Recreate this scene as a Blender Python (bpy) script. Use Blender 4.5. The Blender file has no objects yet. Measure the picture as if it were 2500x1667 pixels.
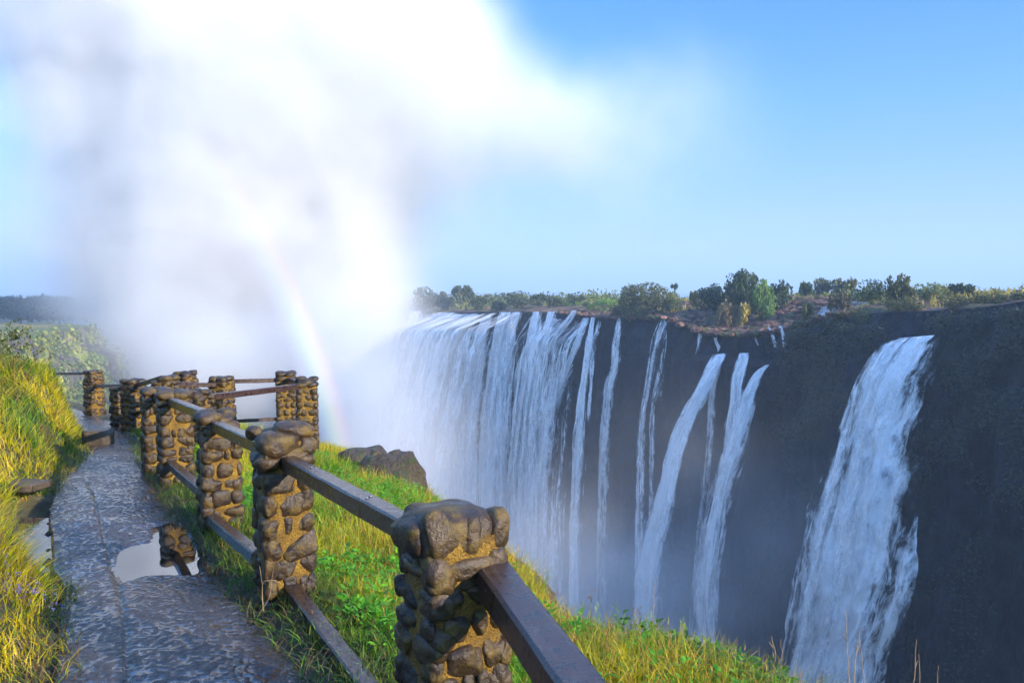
import bpy, math, random
import numpy as np
from mathutils import Vector, Matrix
R = math.radians
rng = np.random.default_rng(7)
random.seed(7)
SC = bpy.context.scene
COL = SC.collection
F = 1944.0; CX = 1250.0; CY = 833.5
HOR = 716.0
PITCH = math.atan((CY - HOR) / F)

# ------------------------------------------------------------------ camera maths (all positions in metres, eye at z = 0)
cp, sp = math.cos(PITCH), math.sin(PITCH)
def ray(px, py):
    u, v = (px - CX) / F, (CY - py) / F
    return np.array([u, cp + v * sp, -sp + v * cp])          # camera looks along +y, tipped down by PITCH
def at(px, py, y):
    d = ray(px, py); return d * (y / d[1])

# ------------------------------------------------------------------ noise
def _h(ix, iy, iz, s):
    h = (ix * 374761393 + iy * 668265263 + iz * 2147483647 + s * 1274126177) & 0xffffffff
    h = ((h ^ (h >> 13)) * 1274126177) & 0xffffffff
    h = ((h ^ (h >> 16)) * 2246822519) & 0xffffffff
    return ((h ^ (h >> 15)) & 0xffffff) / float(0xffffff) * 2 - 1
def vn(p, s=0):
    p = np.asarray(p, float); i = np.floor(p).astype(np.int64); f = p - i; f = f * f * f * (f * (f * 6 - 15) + 10)
    r = 0
    for a in (0, 1):
        for b in (0, 1):
            for c in (0, 1):
                w = (f[..., 0] if a else 1 - f[..., 0]) * (f[..., 1] if b else 1 - f[..., 1]) * (f[..., 2] if c else 1 - f[..., 2])
                r = r + w * _h(i[..., 0] + a, i[..., 1] + b, i[..., 2] + c, s)
    return r
def fbm(p, s=0, o=4):
    p = np.asarray(p, float); r = 0; a = 1; t = 0
    for k in range(o):
        r = r + a * vn(p * 2 ** k + 17.3 * k, s + k); t += a; a *= .5
    return r / t
def P3(x, y, z=0):
    x, y, z = np.broadcast_arrays(np.asarray(x, float), np.asarray(y, float), np.asarray(z, float)); return np.stack([x, y, z], -1)
def sst(a, b, x):
    t = np.clip((np.asarray(x, float) - a) / (b - a), 0, 1); return t * t * (3 - 2 * t)

# ------------------------------------------------------------------ mesh helpers
def link(o, parent=None):
    COL.objects.link(o)
    if parent is not None: o.parent = parent
    return o
def mesh(name, V, Q, mat, parent=None, smooth=True, col=None, uv=None):
    """V (n,3), Q (m,k) faces all with k corners"""
    V = np.asarray(V, np.float32).reshape(-1, 3); Q = np.asarray(Q, np.int32)
    me = bpy.data.meshes.new(name); k = Q.shape[1]; m = len(Q)
    me.vertices.add(len(V)); me.vertices.foreach_set('co', V.ravel())
    me.loops.add(m * k); me.loops.foreach_set('vertex_index', Q.ravel())
    me.polygons.add(m); me.polygons.foreach_set('loop_start', np.arange(0, m * k, k, dtype=np.int32))
    try: me.polygons.foreach_set('loop_total', np.full(m, k, np.int32))
    except Exception: pass
    me.polygons.foreach_set('use_smooth', np.full(m, smooth))
    if uv is not None:
        l = me.uv_layers.new(name='UVMap'); l.data.foreach_set('uv', np.asarray(uv, np.float32)[Q.ravel()].ravel())
    if col is not None:
        c = np.asarray(col, np.float32)
        if c.shape[1] == 3: c = np.concatenate([c, np.ones((len(c), 1), np.float32)], 1)
        a = me.color_attributes.new('Col', 'FLOAT_COLOR', 'POINT'); a.data.foreach_set('color', c.ravel())
    me.update(calc_edges=True); me.validate()
    if mat is not None: me.materials.append(mat)
    return link(bpy.data.objects.new(name, me), parent)
def grid_quads(nr, nc):
    i = np.arange(nr * nc).reshape(nr, nc)
    return np.stack([i[:-1, :-1], i[:-1, 1:], i[1:, 1:], i[1:, :-1]], -1).reshape(-1, 4)
def tag(o, label=None, cat=None, group=None, kind=None):
    if label: o['label'] = label
    if cat: o['category'] = cat
    if group: o['group'] = group
    if kind: o['kind'] = kind
    return o
def empty(name, loc, parent=None):
    o = bpy.data.objects.new(name, None); o.location = loc; o.empty_display_size = .2; return link(o, parent)
def struct(o, label=None): return tag(o, label=label, kind='structure')

# ------------------------------------------------------------------ materials
def newmat(name):
    m = bpy.data.materials.new(name); m.use_nodes = True; nt = m.node_tree; nt.nodes.clear()
    return m, nt, nt.nodes.new('ShaderNodeOutputMaterial')
class NB:
    def __init__(s, nt): s.nt = nt
    def n(s, t, ins=None, **kw):
        x = s.nt.nodes.new(t)
        for k, v in kw.items(): setattr(x, k, v)
        for k, v in (ins or {}).items():
            if isinstance(v, bpy.types.NodeSocket): s.nt.links.new(v, x.inputs[k])
            else: x.inputs[k].default_value = v
        return x
    def math(s, op, a, b=0.0, c=0.0, clamp=False): return s.n('ShaderNodeMath', {0: a, 1: b, 2: c}, operation=op, use_clamp=clamp).outputs[0]
    def noise(s, vec, scale, detail=4, rough=.55, dist=0): return s.n('ShaderNodeTexNoise', {'Vector': vec, 'Scale': scale, 'Detail': detail, 'Roughness': rough, 'Distortion': dist})
    def ramp(s, f, stops):
        x = s.n('ShaderNodeValToRGB', {0: f}); e = x.color_ramp.elements
        while len(e) < len(stops): e.new(.5)
        for i, (p, c) in enumerate(stops):
            e[i].position = p; e[i].color = (c if hasattr(c, '__len__') else (c, c, c)) + ((1,) if not hasattr(c, '__len__') or len(c) == 3 else ())  if hasattr(c, '__len__') else (c, c, c, 1)
        return x.outputs[0]
    def mix(s, f, a, b, blend='MIX'):
        x = s.n('ShaderNodeMix', data_type='RGBA', blend_type=blend)
        for i, v in ((0, f), (6, a), (7, b)):
            if isinstance(v, bpy.types.NodeSocket): s.nt.links.new(v, x.inputs[i])
            else: x.inputs[i].default_value = v if not hasattr(v, '__len__') or len(v) == 4 else (*v, 1)
        return x.outputs[2]
    def bump(s, h, strength=.5, dist=.1, nrm=None):
        d = {'Height': h, 'Strength': strength, 'Distance': dist}
        if nrm: d['Normal'] = nrm
        return s.n('ShaderNodeBump', d).outputs[0]
    def coord(s, out='Object'): return s.n('ShaderNodeTexCoord').outputs[out]
    def map(s, v, scale): return s.n('ShaderNodeMapping', {'Vector': v, 'Scale': scale}).outputs[0]

def leafmat(name, tr=.35, rough=.55, spec=.3):
    m, nt, out = newmat(name); b = NB(nt)
    c = b.n('ShaderNodeAttribute', attribute_name='Col').outputs['Color']
    p = b.n('ShaderNodeBsdfPrincipled', {'Base Color': c, 'Roughness': rough, 'Specular IOR Level': spec})
    t = b.n('ShaderNodeBsdfTranslucent', {'Color': b.mix(1.0, c, (1.15, 1.25, .6), 'MULTIPLY')})
    x = b.n('ShaderNodeMixShader', {0: tr, 1: p.outputs[0], 2: t.outputs[0]}); nt.links.new(x.outputs[0], out.inputs[0]); return m

def stonemat():
    m, nt, out = newmat('wet_basalt_cobble'); b = NB(nt); v = b.coord()
    n1 = b.noise(v, 5, 6, .6); n2 = b.noise(v, 60, 4, .7); n3 = b.noise(v, 14, 5, .6)
    c = b.ramp(n1.outputs[0], [(.3, (.013, .009, .009)), (.5, (.040, .024, .014)), (.68, (.10, .058, .016))])
    lich = b.ramp(n3.outputs[0], [(.5, 0.), (.64, 1.)])
    c = b.mix(b.math('MULTIPLY', lich, .6), c, (.19, .125, .02))
    c = b.mix(.6, c, b.ramp(n2.outputs[0], [(.3, (.45, .45, .45)), (.7, (1., 1., 1.))]), 'MULTIPLY')
    ro = b.ramp(n3.outputs[0], [(.35, .28), (.6, .62)])
    h = b.math('ADD', b.math('MULTIPLY', n2.outputs[0], .35), n3.outputs[0])
    p = b.n('ShaderNodeBsdfPrincipled', {'Base Color': c, 'Roughness': ro, 'Normal': b.bump(h, .8, .02), 'Specular IOR Level': .45})
    nt.links.new(p.outputs[0], out.inputs[0]); return m
def mortarmat():
    m, nt, out = newmat('ochre_mortar'); b = NB(nt); v = b.coord()
    n1 = b.noise(v, 9, 6, .6); n2 = b.noise(v, 90, 4, .7); n3 = b.n('ShaderNodeTexVoronoi', {'Vector': v, 'Scale': 110.})
    c = b.ramp(n1.outputs[0], [(.3, (.10, .055, .012)), (.48, (.23, .125, .010)), (.7, (.36, .215, .018))])
    c = b.mix(.7, c, b.ramp(n2.outputs[0], [(.35, (.3, .28, .25)), (.6, (1., 1., 1.))]), 'MULTIPLY')
    h = b.math('ADD', n2.outputs[0], b.math('MULTIPLY', n3.outputs['Distance'], .6))
    p = b.n('ShaderNodeBsdfPrincipled', {'Base Color': c, 'Roughness': .6, 'Normal': b.bump(h, .9, .012)})
    nt.links.new(p.outputs[0], out.inputs[0]); return m
def railmat():
    m, nt, out = newmat('wet_dark_timber'); b = NB(nt); v = b.coord()
    g = b.noise(b.map(v, (3, 60, 60)), 1, 6, .6, .6); n2 = b.noise(v, 22, 5, .6); n3 = b.noise(b.map(v, (90, 14, 14)), 1, 4, .6, 1.5)
    c = b.mix(b.ramp(n2.outputs[0], [(.35, 0.), (.7, 1.)]), (.016, .008, .008), (.055, .026, .018))
    c = b.mix(b.math('MULTIPLY', b.ramp(g.outputs[0], [(.5, 0.), (.62, 1.)]), .35), c, (.10, .06, .045))
    h = b.math('ADD', b.math('MULTIPLY', g.outputs[0], .6), b.math('MULTIPLY', n3.outputs[0], .8))
    ro = b.ramp(n2.outputs[0], [(.35, .22), (.7, .42)])
    p = b.n('ShaderNodeBsdfPrincipled', {'Base Color': c, 'Roughness': ro, 'Normal': b.bump(h, .5, .006), 'Specular IOR Level': .6, 'Coat Weight': .25, 'Coat Roughness': .3})
    nt.links.new(p.outputs[0], out.inputs[0]); return m
def pathmat():
    m, nt, out = newmat('wet_rough_concrete'); b = NB(nt); v = b.coord()
    a = b.n('ShaderNodeAttribute', attribute_name='Col').outputs['Color']
    h = b.n('ShaderNodeSeparateColor', {0: a}).outputs[0]
    n1 = b.noise(v, 2.2, 5, .6); n2 = b.noise(v, 120, 5, .65); n3 = b.noise(v, 34, 4, .7); vo = b.n('ShaderNodeTexVoronoi', {'Vector': v, 'Scale': 40., 'Randomness': 1.})
    wet = b.ramp(b.math('ADD', h, b.math('MULTIPLY', b.math('SUBTRACT', n1.outputs[0], .5), .28)), [(.34, 1.), (.74, 0.)])
    c = b.ramp(n3.outputs[0], [(.3, (.014, .012, .012)), (.52, (.045, .036, .033)), (.72, (.13, .10, .085))])
    c = b.mix(b.math('MULTIPLY', wet, .6), c, (.02, .018, .022))
    ro = b.mix(wet, (.42, .42, .42), (.20, .20, .20))
    st = b.math('SUBTRACT', 1., b.math('MULTIPLY', wet, .93))
    nrm = b.bump(b.math('ADD', b.math('ADD', b.math('MULTIPLY', n2.outputs[0], .5), n3.outputs[0]), b.math('MULTIPLY', vo.outputs['Distance'], -.8)), 1., .012)
    nrm2 = b.bump(n3.outputs[0], .25, .008)
    nn = b.n('ShaderNodeMix', {}, data_type='VECTOR'); nt.links.new(wet, nn.inputs[0]); nt.links.new(nrm, nn.inputs[4]); nt.links.new(nrm2, nn.inputs[5])
    p = b.n('ShaderNodeBsdfPrincipled', {'Base Color': c, 'Roughness': ro, 'Normal': nn.outputs[1], 'Specular IOR Level': .6, 'Coat Weight': b.math('MULTIPLY', wet, .6), 'Coat Roughness': .12})
    nt.links.new(p.outputs[0], out.inputs[0]); return m
def soilmat():
    m, nt, out = newmat('damp_soil'); b = NB(nt); v = b.coord()
    n1 = b.noise(v, 1.3, 6, .65); n2 = b.noise(v, 35, 5, .7)
    c = b.ramp(n1.outputs[0], [(.35, (.04, .034, .022)), (.55, (.09, .075, .03)), (.7, (.15, .12, .05))])
    c = b.mix(.6, c, b.ramp(n2.outputs[0], [(.3, (.3, .3, .3)), (.7, (1.2, 1.2, 1.2))]), 'MULTIPLY')
    p = b.n('ShaderNodeBsdfPrincipled', {'Base Color': c, 'Roughness': .75, 'Normal': b.bump(n2.outputs[0], .9, .03)})
    nt.links.new(p.outputs[0], out.inputs[0]); return m
def watermat(name='still_water', col=(.012, .014, .016), rough=.015):
    m, nt, out = newmat(name); b = NB(nt); v = b.coord()
    n = b.noise(v, 3, 2, .5)
    p = b.n('ShaderNodeBsdfPrincipled', {'Base Color': (*col, 1), 'Roughness': rough, 'IOR': 1.45, 'Specular IOR Level': 1., 'Coat Weight': 1., 'Coat Roughness': .01, 'Normal': b.bump(n.outputs[0], .02, .02)})
    nt.links.new(p.outputs[0], out.inputs[0]); return m
def landmat(name, scale=1.0):
    """terrain coloured by the Col attribute (what grows or lies there) with fine procedural detail"""
    m, nt, out = newmat(name); b = NB(nt); v = b.coord()
    a = b.n('ShaderNodeAttribute', attribute_name='Col').outputs['Color']
    n1 = b.noise(v, .35 * scale, 8, .68); n2 = b.noise(b.map(v, (1, 1, .35)), 1.1 * scale, 8, .7)
    c = b.mix(.85, a, b.ramp(n1.outputs[0], [(.3, (.35, .35, .38)), (.5, (.9, .9, .9)), (.7, (1.6, 1.5, 1.4))]), 'MULTIPLY')
    c = b.mix(.7, c, b.ramp(n2.outputs[0], [(.35, (.4, .4, .4)), (.62, (1.3, 1.3, 1.3))]), 'MULTIPLY')
    h = b.math('ADD', n1.outputs[0], b.math('MULTIPLY', n2.outputs[0], .7))
    p = b.n('ShaderNodeBsdfPrincipled', {'Base Color': c, 'Roughness': .8, 'Specular IOR Level': .2, 'Normal': b.bump(h, 1., 1.2 / scale)})
    nt.links.new(p.outputs[0], out.inputs[0]); return m
def fallmat(name, dens=.5, seed=0., ustr=1.1, vstr=.045):
    """falling water: UV in metres, second attribute Col.r = edge distance 0..1, Col.g = thickness"""
    m, nt, out = newmat(name); b = NB(nt)
    uv = b.coord('UV'); uv = b.n('ShaderNodeVectorMath', {0: uv, 1: (seed * 13.1, seed * 7.7, 0)}, operation='ADD').outputs[0]
    a = b.n('ShaderNodeSeparateColor', {0: b.n('ShaderNodeAttribute', attribute_name='Col').outputs['Color']})
    s1 = b.noise(b.map(uv, (ustr, vstr, 1)), 1, 6, .62, .25)
    s2 = b.noise(b.map(uv, (ustr * 4, vstr * 6, 1)), 1, 5, .65, .5)
    s3 = b.noise(b.map(uv, (.9, .35, 1)), 1, 7, .68, .8)
    s = b.math('ADD', b.math('ADD', b.math('MULTIPLY', s1.outputs[0], .42), b.math('MULTIPLY', s2.outputs[0], .26)), b.math('MULTIPLY', s3.outputs[0], .32))
    thr = b.math('ADD', s, b.math('MULTIPLY', b.math('SUBTRACT', a.outputs[1], .5), .35))
    edge = b.math('SMOOTH_MIN', b.math('MULTIPLY', a.outputs[0], 1.9), 1.0, .4)
    al = b.math('ADD', b.math('MULTIPLY', b.math('SUBTRACT', thr, .5 - .12 * (dens - .5)), 8.), dens)
    al = b.math('SUBTRACT', al, b.math('MULTIPLY', b.math('SUBTRACT', 1., edge), 1.5), clamp=True)
    al = b.math('MULTIPLY', al, .97)
    c = b.ramp(s, [(.34, (.50, .58, .64)), (.52, (.97, .96, .94))])
    p = b.n('ShaderNodeBsdfPrincipled', {'Base Color': c, 'Roughness': .55, 'Specular IOR Level': .25, 'Normal': b.bump(s, 1., 1.2)})
    t = b.n('ShaderNodeBsdfTranslucent', {'Color': (.85, .9, .95, 1)})
    x = b.n('ShaderNodeMixShader', {0: .08, 1: p.outputs[0], 2: t.outputs[0]})
    tr = b.n('ShaderNodeBsdfTransparent')
    y = b.n('ShaderNodeMixShader', {0: al, 1: tr.outputs[0], 2: x.outputs[0]})
    nt.links.new(y.outputs[0], out.inputs[0]); return m

M_leaf = leafmat('leaves', .3); M_grass = leafmat('grass_blades', .35, .5, .35)
M_stone = stonemat(); M_mortar = mortarmat(); M_rail = railmat(); M_path = pathmat(); M_soil = soilmat()
M_puddle = watermat(); M_land = landmat('rock_and_turf'); M_landfar = landmat('far_land', .25)
def barkmat():
    m, nt, out = newmat('bark'); b = NB(nt); n = b.noise(b.map(b.coord(), (1, 1, .2)), 8, 5, .6)
    p = b.n('ShaderNodeBsdfPrincipled', {'Base Color': b.ramp(n.outputs[0], [(.3, (.05, .035, .025)), (.7, (.16, .12, .09))]), 'Roughness': .85}); nt.links.new(p.outputs[0], out.inputs[0]); return m
M_bark = barkmat()
def drymat():
    m, nt, out = newmat('dry_stem'); b = NB(nt); n = b.noise(b.coord(), 20, 3)
    p = b.n('ShaderNodeBsdfPrincipled', {'Base Color': b.ramp(n.outputs[0], [(.3, (.22, .13, .07)), (.7, (.45, .32, .18))]), 'Roughness': .7}); nt.links.new(p.outputs[0], out.inputs[0]); return m
M_dry = drymat()

# ------------------------------------------------------------------ near ground
ZY = [-6, 0, 3.6, 4.6, 5.3, 6.7, 8.5, 13.7, 18, 25, 40]
ZZ = [-1.5, -1.66, -1.76, -1.84, -1.942, -1.962, -2.05, -2.36, -2.75, -3.25, -4.4]
def zp(y): return np.interp(y, ZY, ZZ)
def gnd(px, py):
    d = ray(px, py); y = 6.0
    for _ in range(60): y = y * .5 + .5 * (zp(y) / d[2] * d[1])
    return (d[0] / d[1] * y, y)
Lp = [gnd(*q) for q in [(125, 1667), (135, 1560), (148, 1461), (120, 1390), (118, 1210), (160, 1150), (195, 1115), (198, 1085), (205, 1050)]]
Rp = [gnd(*q) for q in [(745, 1667), (640, 1520), (565, 1420), (500, 1345), (462, 1300), (400, 1190), (372, 1150), (345, 1090), (300, 1048)]]
Lp = [(-1.35, -6), (-1.75, 1.5)] + Lp + [(-9.2, 15.6), (-13.0, 20), (-18.5, 26)]
Rp = [(x_ + .09 * (y_ < 5.2), y_) for x_, y_ in Rp]; Rp = [(.35, -6), (-.30, 1.5)] + Rp + [(-7.9, 15.8), (-10.6, 19.5), (-16.0, 26)]
def smooth_curve(pts, y):
    a = np.array(pts); x = np.interp(y, a[:, 1], a[:, 0]); r = 0
    for k in (-.3, -.15, 0, .15, .3): r = r + np.interp(y + k, a[:, 1], a[:, 0])
    return r / 5
def xl(y): return smooth_curve(Lp, y)
def xr(y): return smooth_curve(Rp, y)
RIM = np.array([(-40, 60), (-22, 34), (-13, 24), (-8.2, 18.6), (-4.6, 16.2), (-2.9, 14.4), (-2.3, 12.8), (-1.9, 11.8), (-1.25, 10.2), (-.85, 8.6), (-.35, 7.0), (-.08, 5.5), (.56, 4.7), (1.02, 4.05), (1.75, 3.0), (3.8, .9), (8, -3.6), (20, -14)], float)
def rimdist(x, y):
    """signed distance to the rim, positive out over the gorge"""
    x = np.asarray(x, float); y = np.asarray(y, float); best = np.full(x.shape, 1e9); sg = np.zeros(x.shape)
    for (x0, y0), (x1, y1) in zip(RIM[:-1], RIM[1:]):
        dx, dy = x1 - x0, y1 - y0; t = np.clip(((x - x0) * dx + (y - y0) * dy) / (dx * dx + dy * dy), 0, 1)
        qx, qy = x - x0 - t * dx, y - y0 - t * dy; d = np.hypot(qx, qy)
        s = dx * qy - dy * qx; m = d < best; best = np.where(m, d, best); sg = np.where(m, s, sg)
    return best * np.where(sg > 0, 1, -1)
PUD = np.array([gnd(*q) for q in [(361, 1319), (307, 1331), (271, 1353), (262, 1386), (289, 1425), (307, 1418), (354, 1404), (401, 1400), (477, 1402), (497, 1390), (520, 1378), (484, 1353), (470, 1331), (455, 1300), (408, 1276), (370, 1290)]])
ZL = -1.965
def inpoly(x, y, poly):
    """approximate signed distance, positive inside"""
    best = np.full(np.shape(x), 1e9); ins = np.zeros(np.shape(x), bool); n = len(poly)
    for i in range(n):
        x0, y0 = poly[i]; x1, y1 = poly[(i + 1) % n]; dx, dy = x1 - x0, y1 - y0
        t = np.clip(((x - x0) * dx + (y - y0) * dy) / (dx * dx + dy * dy + 1e-9), 0, 1)
        best = np.minimum(best, np.hypot(x - x0 - t * dx, y - y0 - t * dy))
        c = ((y0 > y) != (y1 > y)) & (x < (x1 - x0) * (y - y0) / (y1 - y0 + 1e-12) + x0); ins ^= c
    return np.where(ins, best, -best)
def ditch(y): return sst(5.0, 5.4, y) * (1 - sst(7.4, 8.0, y))
def near_z(x, y):
    z0 = zp(y); L = xl(y); Rr = xr(y); dL = L - x; dR = x - Rr
    n = fbm(P3(x * .9, y * .9), 3, 4); n2 = fbm(P3(x * 4, y * 4), 9, 3)
    dt = .26 * ditch(y)
    bank = .46 * sst(0, .5, dL - dt) + .42 * sst(.15, 2.6, dL - dt) + .45 * sst(7.5, 11, y) * sst(.0, .7, dL) + .6 * sst(1.5, 7, dL)
    bank = bank * (1 + .25 * n)
    z = z0 + np.where(dL > 0, bank + .05 * n * sst(0, .5, dL) - .09 * ditch(y) * (1 - sst(dt - .05, dt + .08, dL)) * sst(0, .03, dL), 0)
    verge = .05 * sst(0, .25, dR) - .15 * np.maximum(dR, 0)
    z = np.where(dR > 0, z0 + verge + .05 * n * sst(0, .6, dR), z)
    z = z + .018 * n2 * np.where((dL > 0) | (dR > 0), 1, 0)
    inpath = np.minimum(sst(-.12, .0, -dL), sst(-.12, .0, -dR)) * 1.0
    z = z - .07 * np.where((dL < 0) & (dR < 0), 1, 0)
    s = rimdist(x, y)
    z = z - np.where(s > -.5, .25 * (s + .5) ** 2 * 1.0, 0) * (s < 1.2) - np.where(s >= 1.2, .7225 + (s - 1.2) * 1.9, 0)
    z = z + np.where(s > 0, .35 * n * np.minimum(s, 2), 0)
    return z
def axis(segs):
    o = []
    for a, b, st in segs: o += list(np.arange(a, b, st))
    return np.array(o + [segs[-1][1]])
gx = axis([(-26, -11, .35), (-11, 2.6, .06), (2.6, 9, .3)]); gy = axis([(-5, 2.2, .3), (2.2, 9, .06), (9, 17, .1), (17, 30, .35)])
X, Y = np.meshgrid(gx, gy); Z = near_z(X, Y)
struct(mesh('ground', P3(X, Y, Z), grid_quads(*X.shape), M_soil), 'damp soil and turf bank on both sides of the walkway')

# the walkway: rough aggregate surface with wet hollows
vy = axis([(-2, 2.6, .08), (2.6, 6.8, .0125), (6.8, 10, .02), (10, 16, .04), (16, 25, .2)]); uu = np.linspace(0, 1, 120)
YY, UU = np.meshgrid(vy, uu, indexing='ij'); LL = xl(YY) + .05 * fbm(P3(0, YY * 2.5), 5, 4); RR = xr(YY) + .05 * fbm(P3(5, YY * 2), 6, 4)
XX = LL + (RR - LL) * UU
def worley(p, s):
    i = np.floor(p).astype(np.int64); best = np.full(p.shape[:-1], 9.)
    for a in (-1, 0, 1):
        for b in (-1, 0, 1):
            c = i + np.array([a, b]); z = np.zeros_like(c[..., 0])
            q = c + .5 + .42 * np.stack([_h(c[..., 0], c[..., 1], z, s), _h(c[..., 0], c[..., 1], z, s + 5)], -1)
            best = np.minimum(best, np.hypot(*np.moveaxis(p - q, -1, 0)))
    return best
w1 = worley(np.stack([XX * 26, YY * 30], -1) + .5 * vn(P3(XX * 9, YY * 9), 2)[..., None], 1)
w2 = worley(np.stack([XX * 48, YY * 50], -1) + 7, 4)
rough = .0068 * (1 - sst(.15, .75, w1)) * (.4 + .6 * (vn(P3(XX * 30, YY * 30), 8) > -.35)) + .004 * (1 - w2) + .004 * fbm(P3(XX * 12, YY * 12), 4, 3)
big = .012 * fbm(P3(XX * 1.6, YY * 1.6), 21, 3)
crk = np.array([gnd(*q) for q in [(190, 1150), (215, 1190), (238, 1250), (262, 1340), (288, 1430), (303, 1520), (312, 1667)]])
cx_ = np.interp(YY, crk[::-1, 1], crk[::-1, 0]) + .02 * fbm(P3(3, YY * 5), 2, 3)
dc = np.abs(XX - cx_); groove = np.exp(-(dc / .018) ** 2) * sst(2, 3, YY) * (1 - sst(8.5, 9.5, YY))
step = .006 * sst(.0, .02, cx_ - XX) * (YY < 9)
sdp = inpoly(XX, YY, PUD) + .03 * fbm(P3(XX * 5, YY * 5), 12, 3)
z0 = zp(YY); camber = -.015 * (2 * UU - 1) ** 2
ZP = z0 + camber + big + rough + step - .011 * groove
pud = sst(-.04, .09, sdp); ZP = ZP * (1 - pud) + (ZL - .016 + rough * .8 + big * .2) * pud
pl = np.where(np.abs(YY - 6) < .75, np.maximum(ZP, (ZL + .004)), ZP); ZP = np.where(sdp < -.03, pl * sst(-.03, -.06, -(-sdp)) + ZP * (1 - sst(-.03, -.06, -(-sdp))), ZP)
edge = np.minimum(UU, 1 - UU) * (RR - LL); ZP = ZP - .05 * (1 - sst(0, .03, edge)) * (UU < .5) - .03 * (1 - sst(0, .15, edge)) * (UU > .5)
hc = np.clip(.47 + (rough - .0045) * 80 + .08 * vn(P3(XX * 2.5, YY * 2.5), 31), 0, 1)
hc = np.where(sdp > .02, .1, hc)
struct(mesh('path', P3(XX, YY, ZP), grid_quads(*XX.shape), M_path, col=np.stack([hc, hc, hc], -1).reshape(-1, 3)), 'wet rough concrete walkway along the gorge rim')

def flat_poly(name, poly, z, mat, grow=.05):
    c = poly.mean(0); n = len(poly); P = [(c[0], c[1], z)]
    for k in (1.0,):
        for q in poly:
            d = q - c; d = d * (1 + grow / np.hypot(*d)); P.append((c[0] + d[0] * k, c[1] + d[1] * k, z))
    T = [(0, 1 + i, 1 + (i + 1) % n) for i in range(n)]
    return mesh(name, P, T, mat)
tag(flat_poly('puddle', PUD, ZL, M_puddle, .06), 'large still puddle reflecting a stone pillar and pale sky', 'puddle', kind='thing')
dq = []
for yv in np.linspace(5.1, 7.0, 14): dq.append((xl(yv) + .03, yv))
for yv in np.linspace(7.0, 5.1, 14): dq.append((xl(yv) - .30 - .05 * math.sin(yv * 5), yv))
dq = np.array(dq); n_ = len(dq) // 2
V = [(q[0], q[1], -1.998) for q in dq]; Qd = [(i, i + 1, 2 * n_ - 2 - i, 2 * n_ - 1 - i) for i in range(n_ - 1)]
tag(mesh('puddle', V, Qd, M_puddle), 'narrow strip of blue reflecting water in gutter left of path', 'puddle', kind='thing')

# ------------------------------------------------------------------ fence of cobble pillars and dark rails
def ico(sub=3):
    import bmesh
    b = bmesh.new(); bmesh.ops.create_icosphere(b, subdivisions=sub, radius=1)
    v = np.array([x.co[:] for x in b.verts]); f = np.array([[l.index for l in x.verts] for x in b.faces]); b.free(); return v, f
ICO = {k: ico(k) for k in (1, 2, 3, 4)}
class MB:
    def __init__(s): s.V = []; s.F = []; s.n = 0; s.C = []
    def add(s, V, Fc, C=None):
        s.V.append(V); s.F.append(Fc + s.n); s.n += len(V)
        if C is not None: s.C.append(C)
    def build(s, name, mat, parent=None, smooth=True):
        return mesh(name, np.concatenate(s.V), np.concatenate(s.F), mat, parent, smooth, np.concatenate(s.C) if s.C else None)
def stone(mb, c, size, yaw, seed, power=2.7, sub=3, amp=.10, tilt=0.):
    v, f = ICO[sub]; v = v.copy()
    v = np.sign(v) * np.abs(v) ** .9
    r = (np.abs(v) ** power).sum(1) ** (-1 / power); v = v * r[:, None]
    v = v * (1 + amp * fbm(v * 1.3 + seed * 9.7, 3, 3) * 1.6)[:, None]
    pl = np.array([math.sin(seed * 5.1), math.cos(seed * 3.3), math.sin(seed * 2.2)]); pl /= np.linalg.norm(pl)
    d = v @ pl; v = v - np.outer(np.maximum(d - .72, 0) * .8, pl)
    v = v * np.array(size)
    ct, st_ = math.cos(tilt), math.sin(tilt); v = v @ np.array([[ct, 0, -st_], [0, 1, 0], [st_, 0, ct]]).T
    cy, sy = math.cos(yaw), math.sin(yaw); v = v @ np.array([[cy, -sy, 0], [sy, cy, 0], [0, 0, 1]]).T
    mb.add(v + np.array(c), f)
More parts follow.
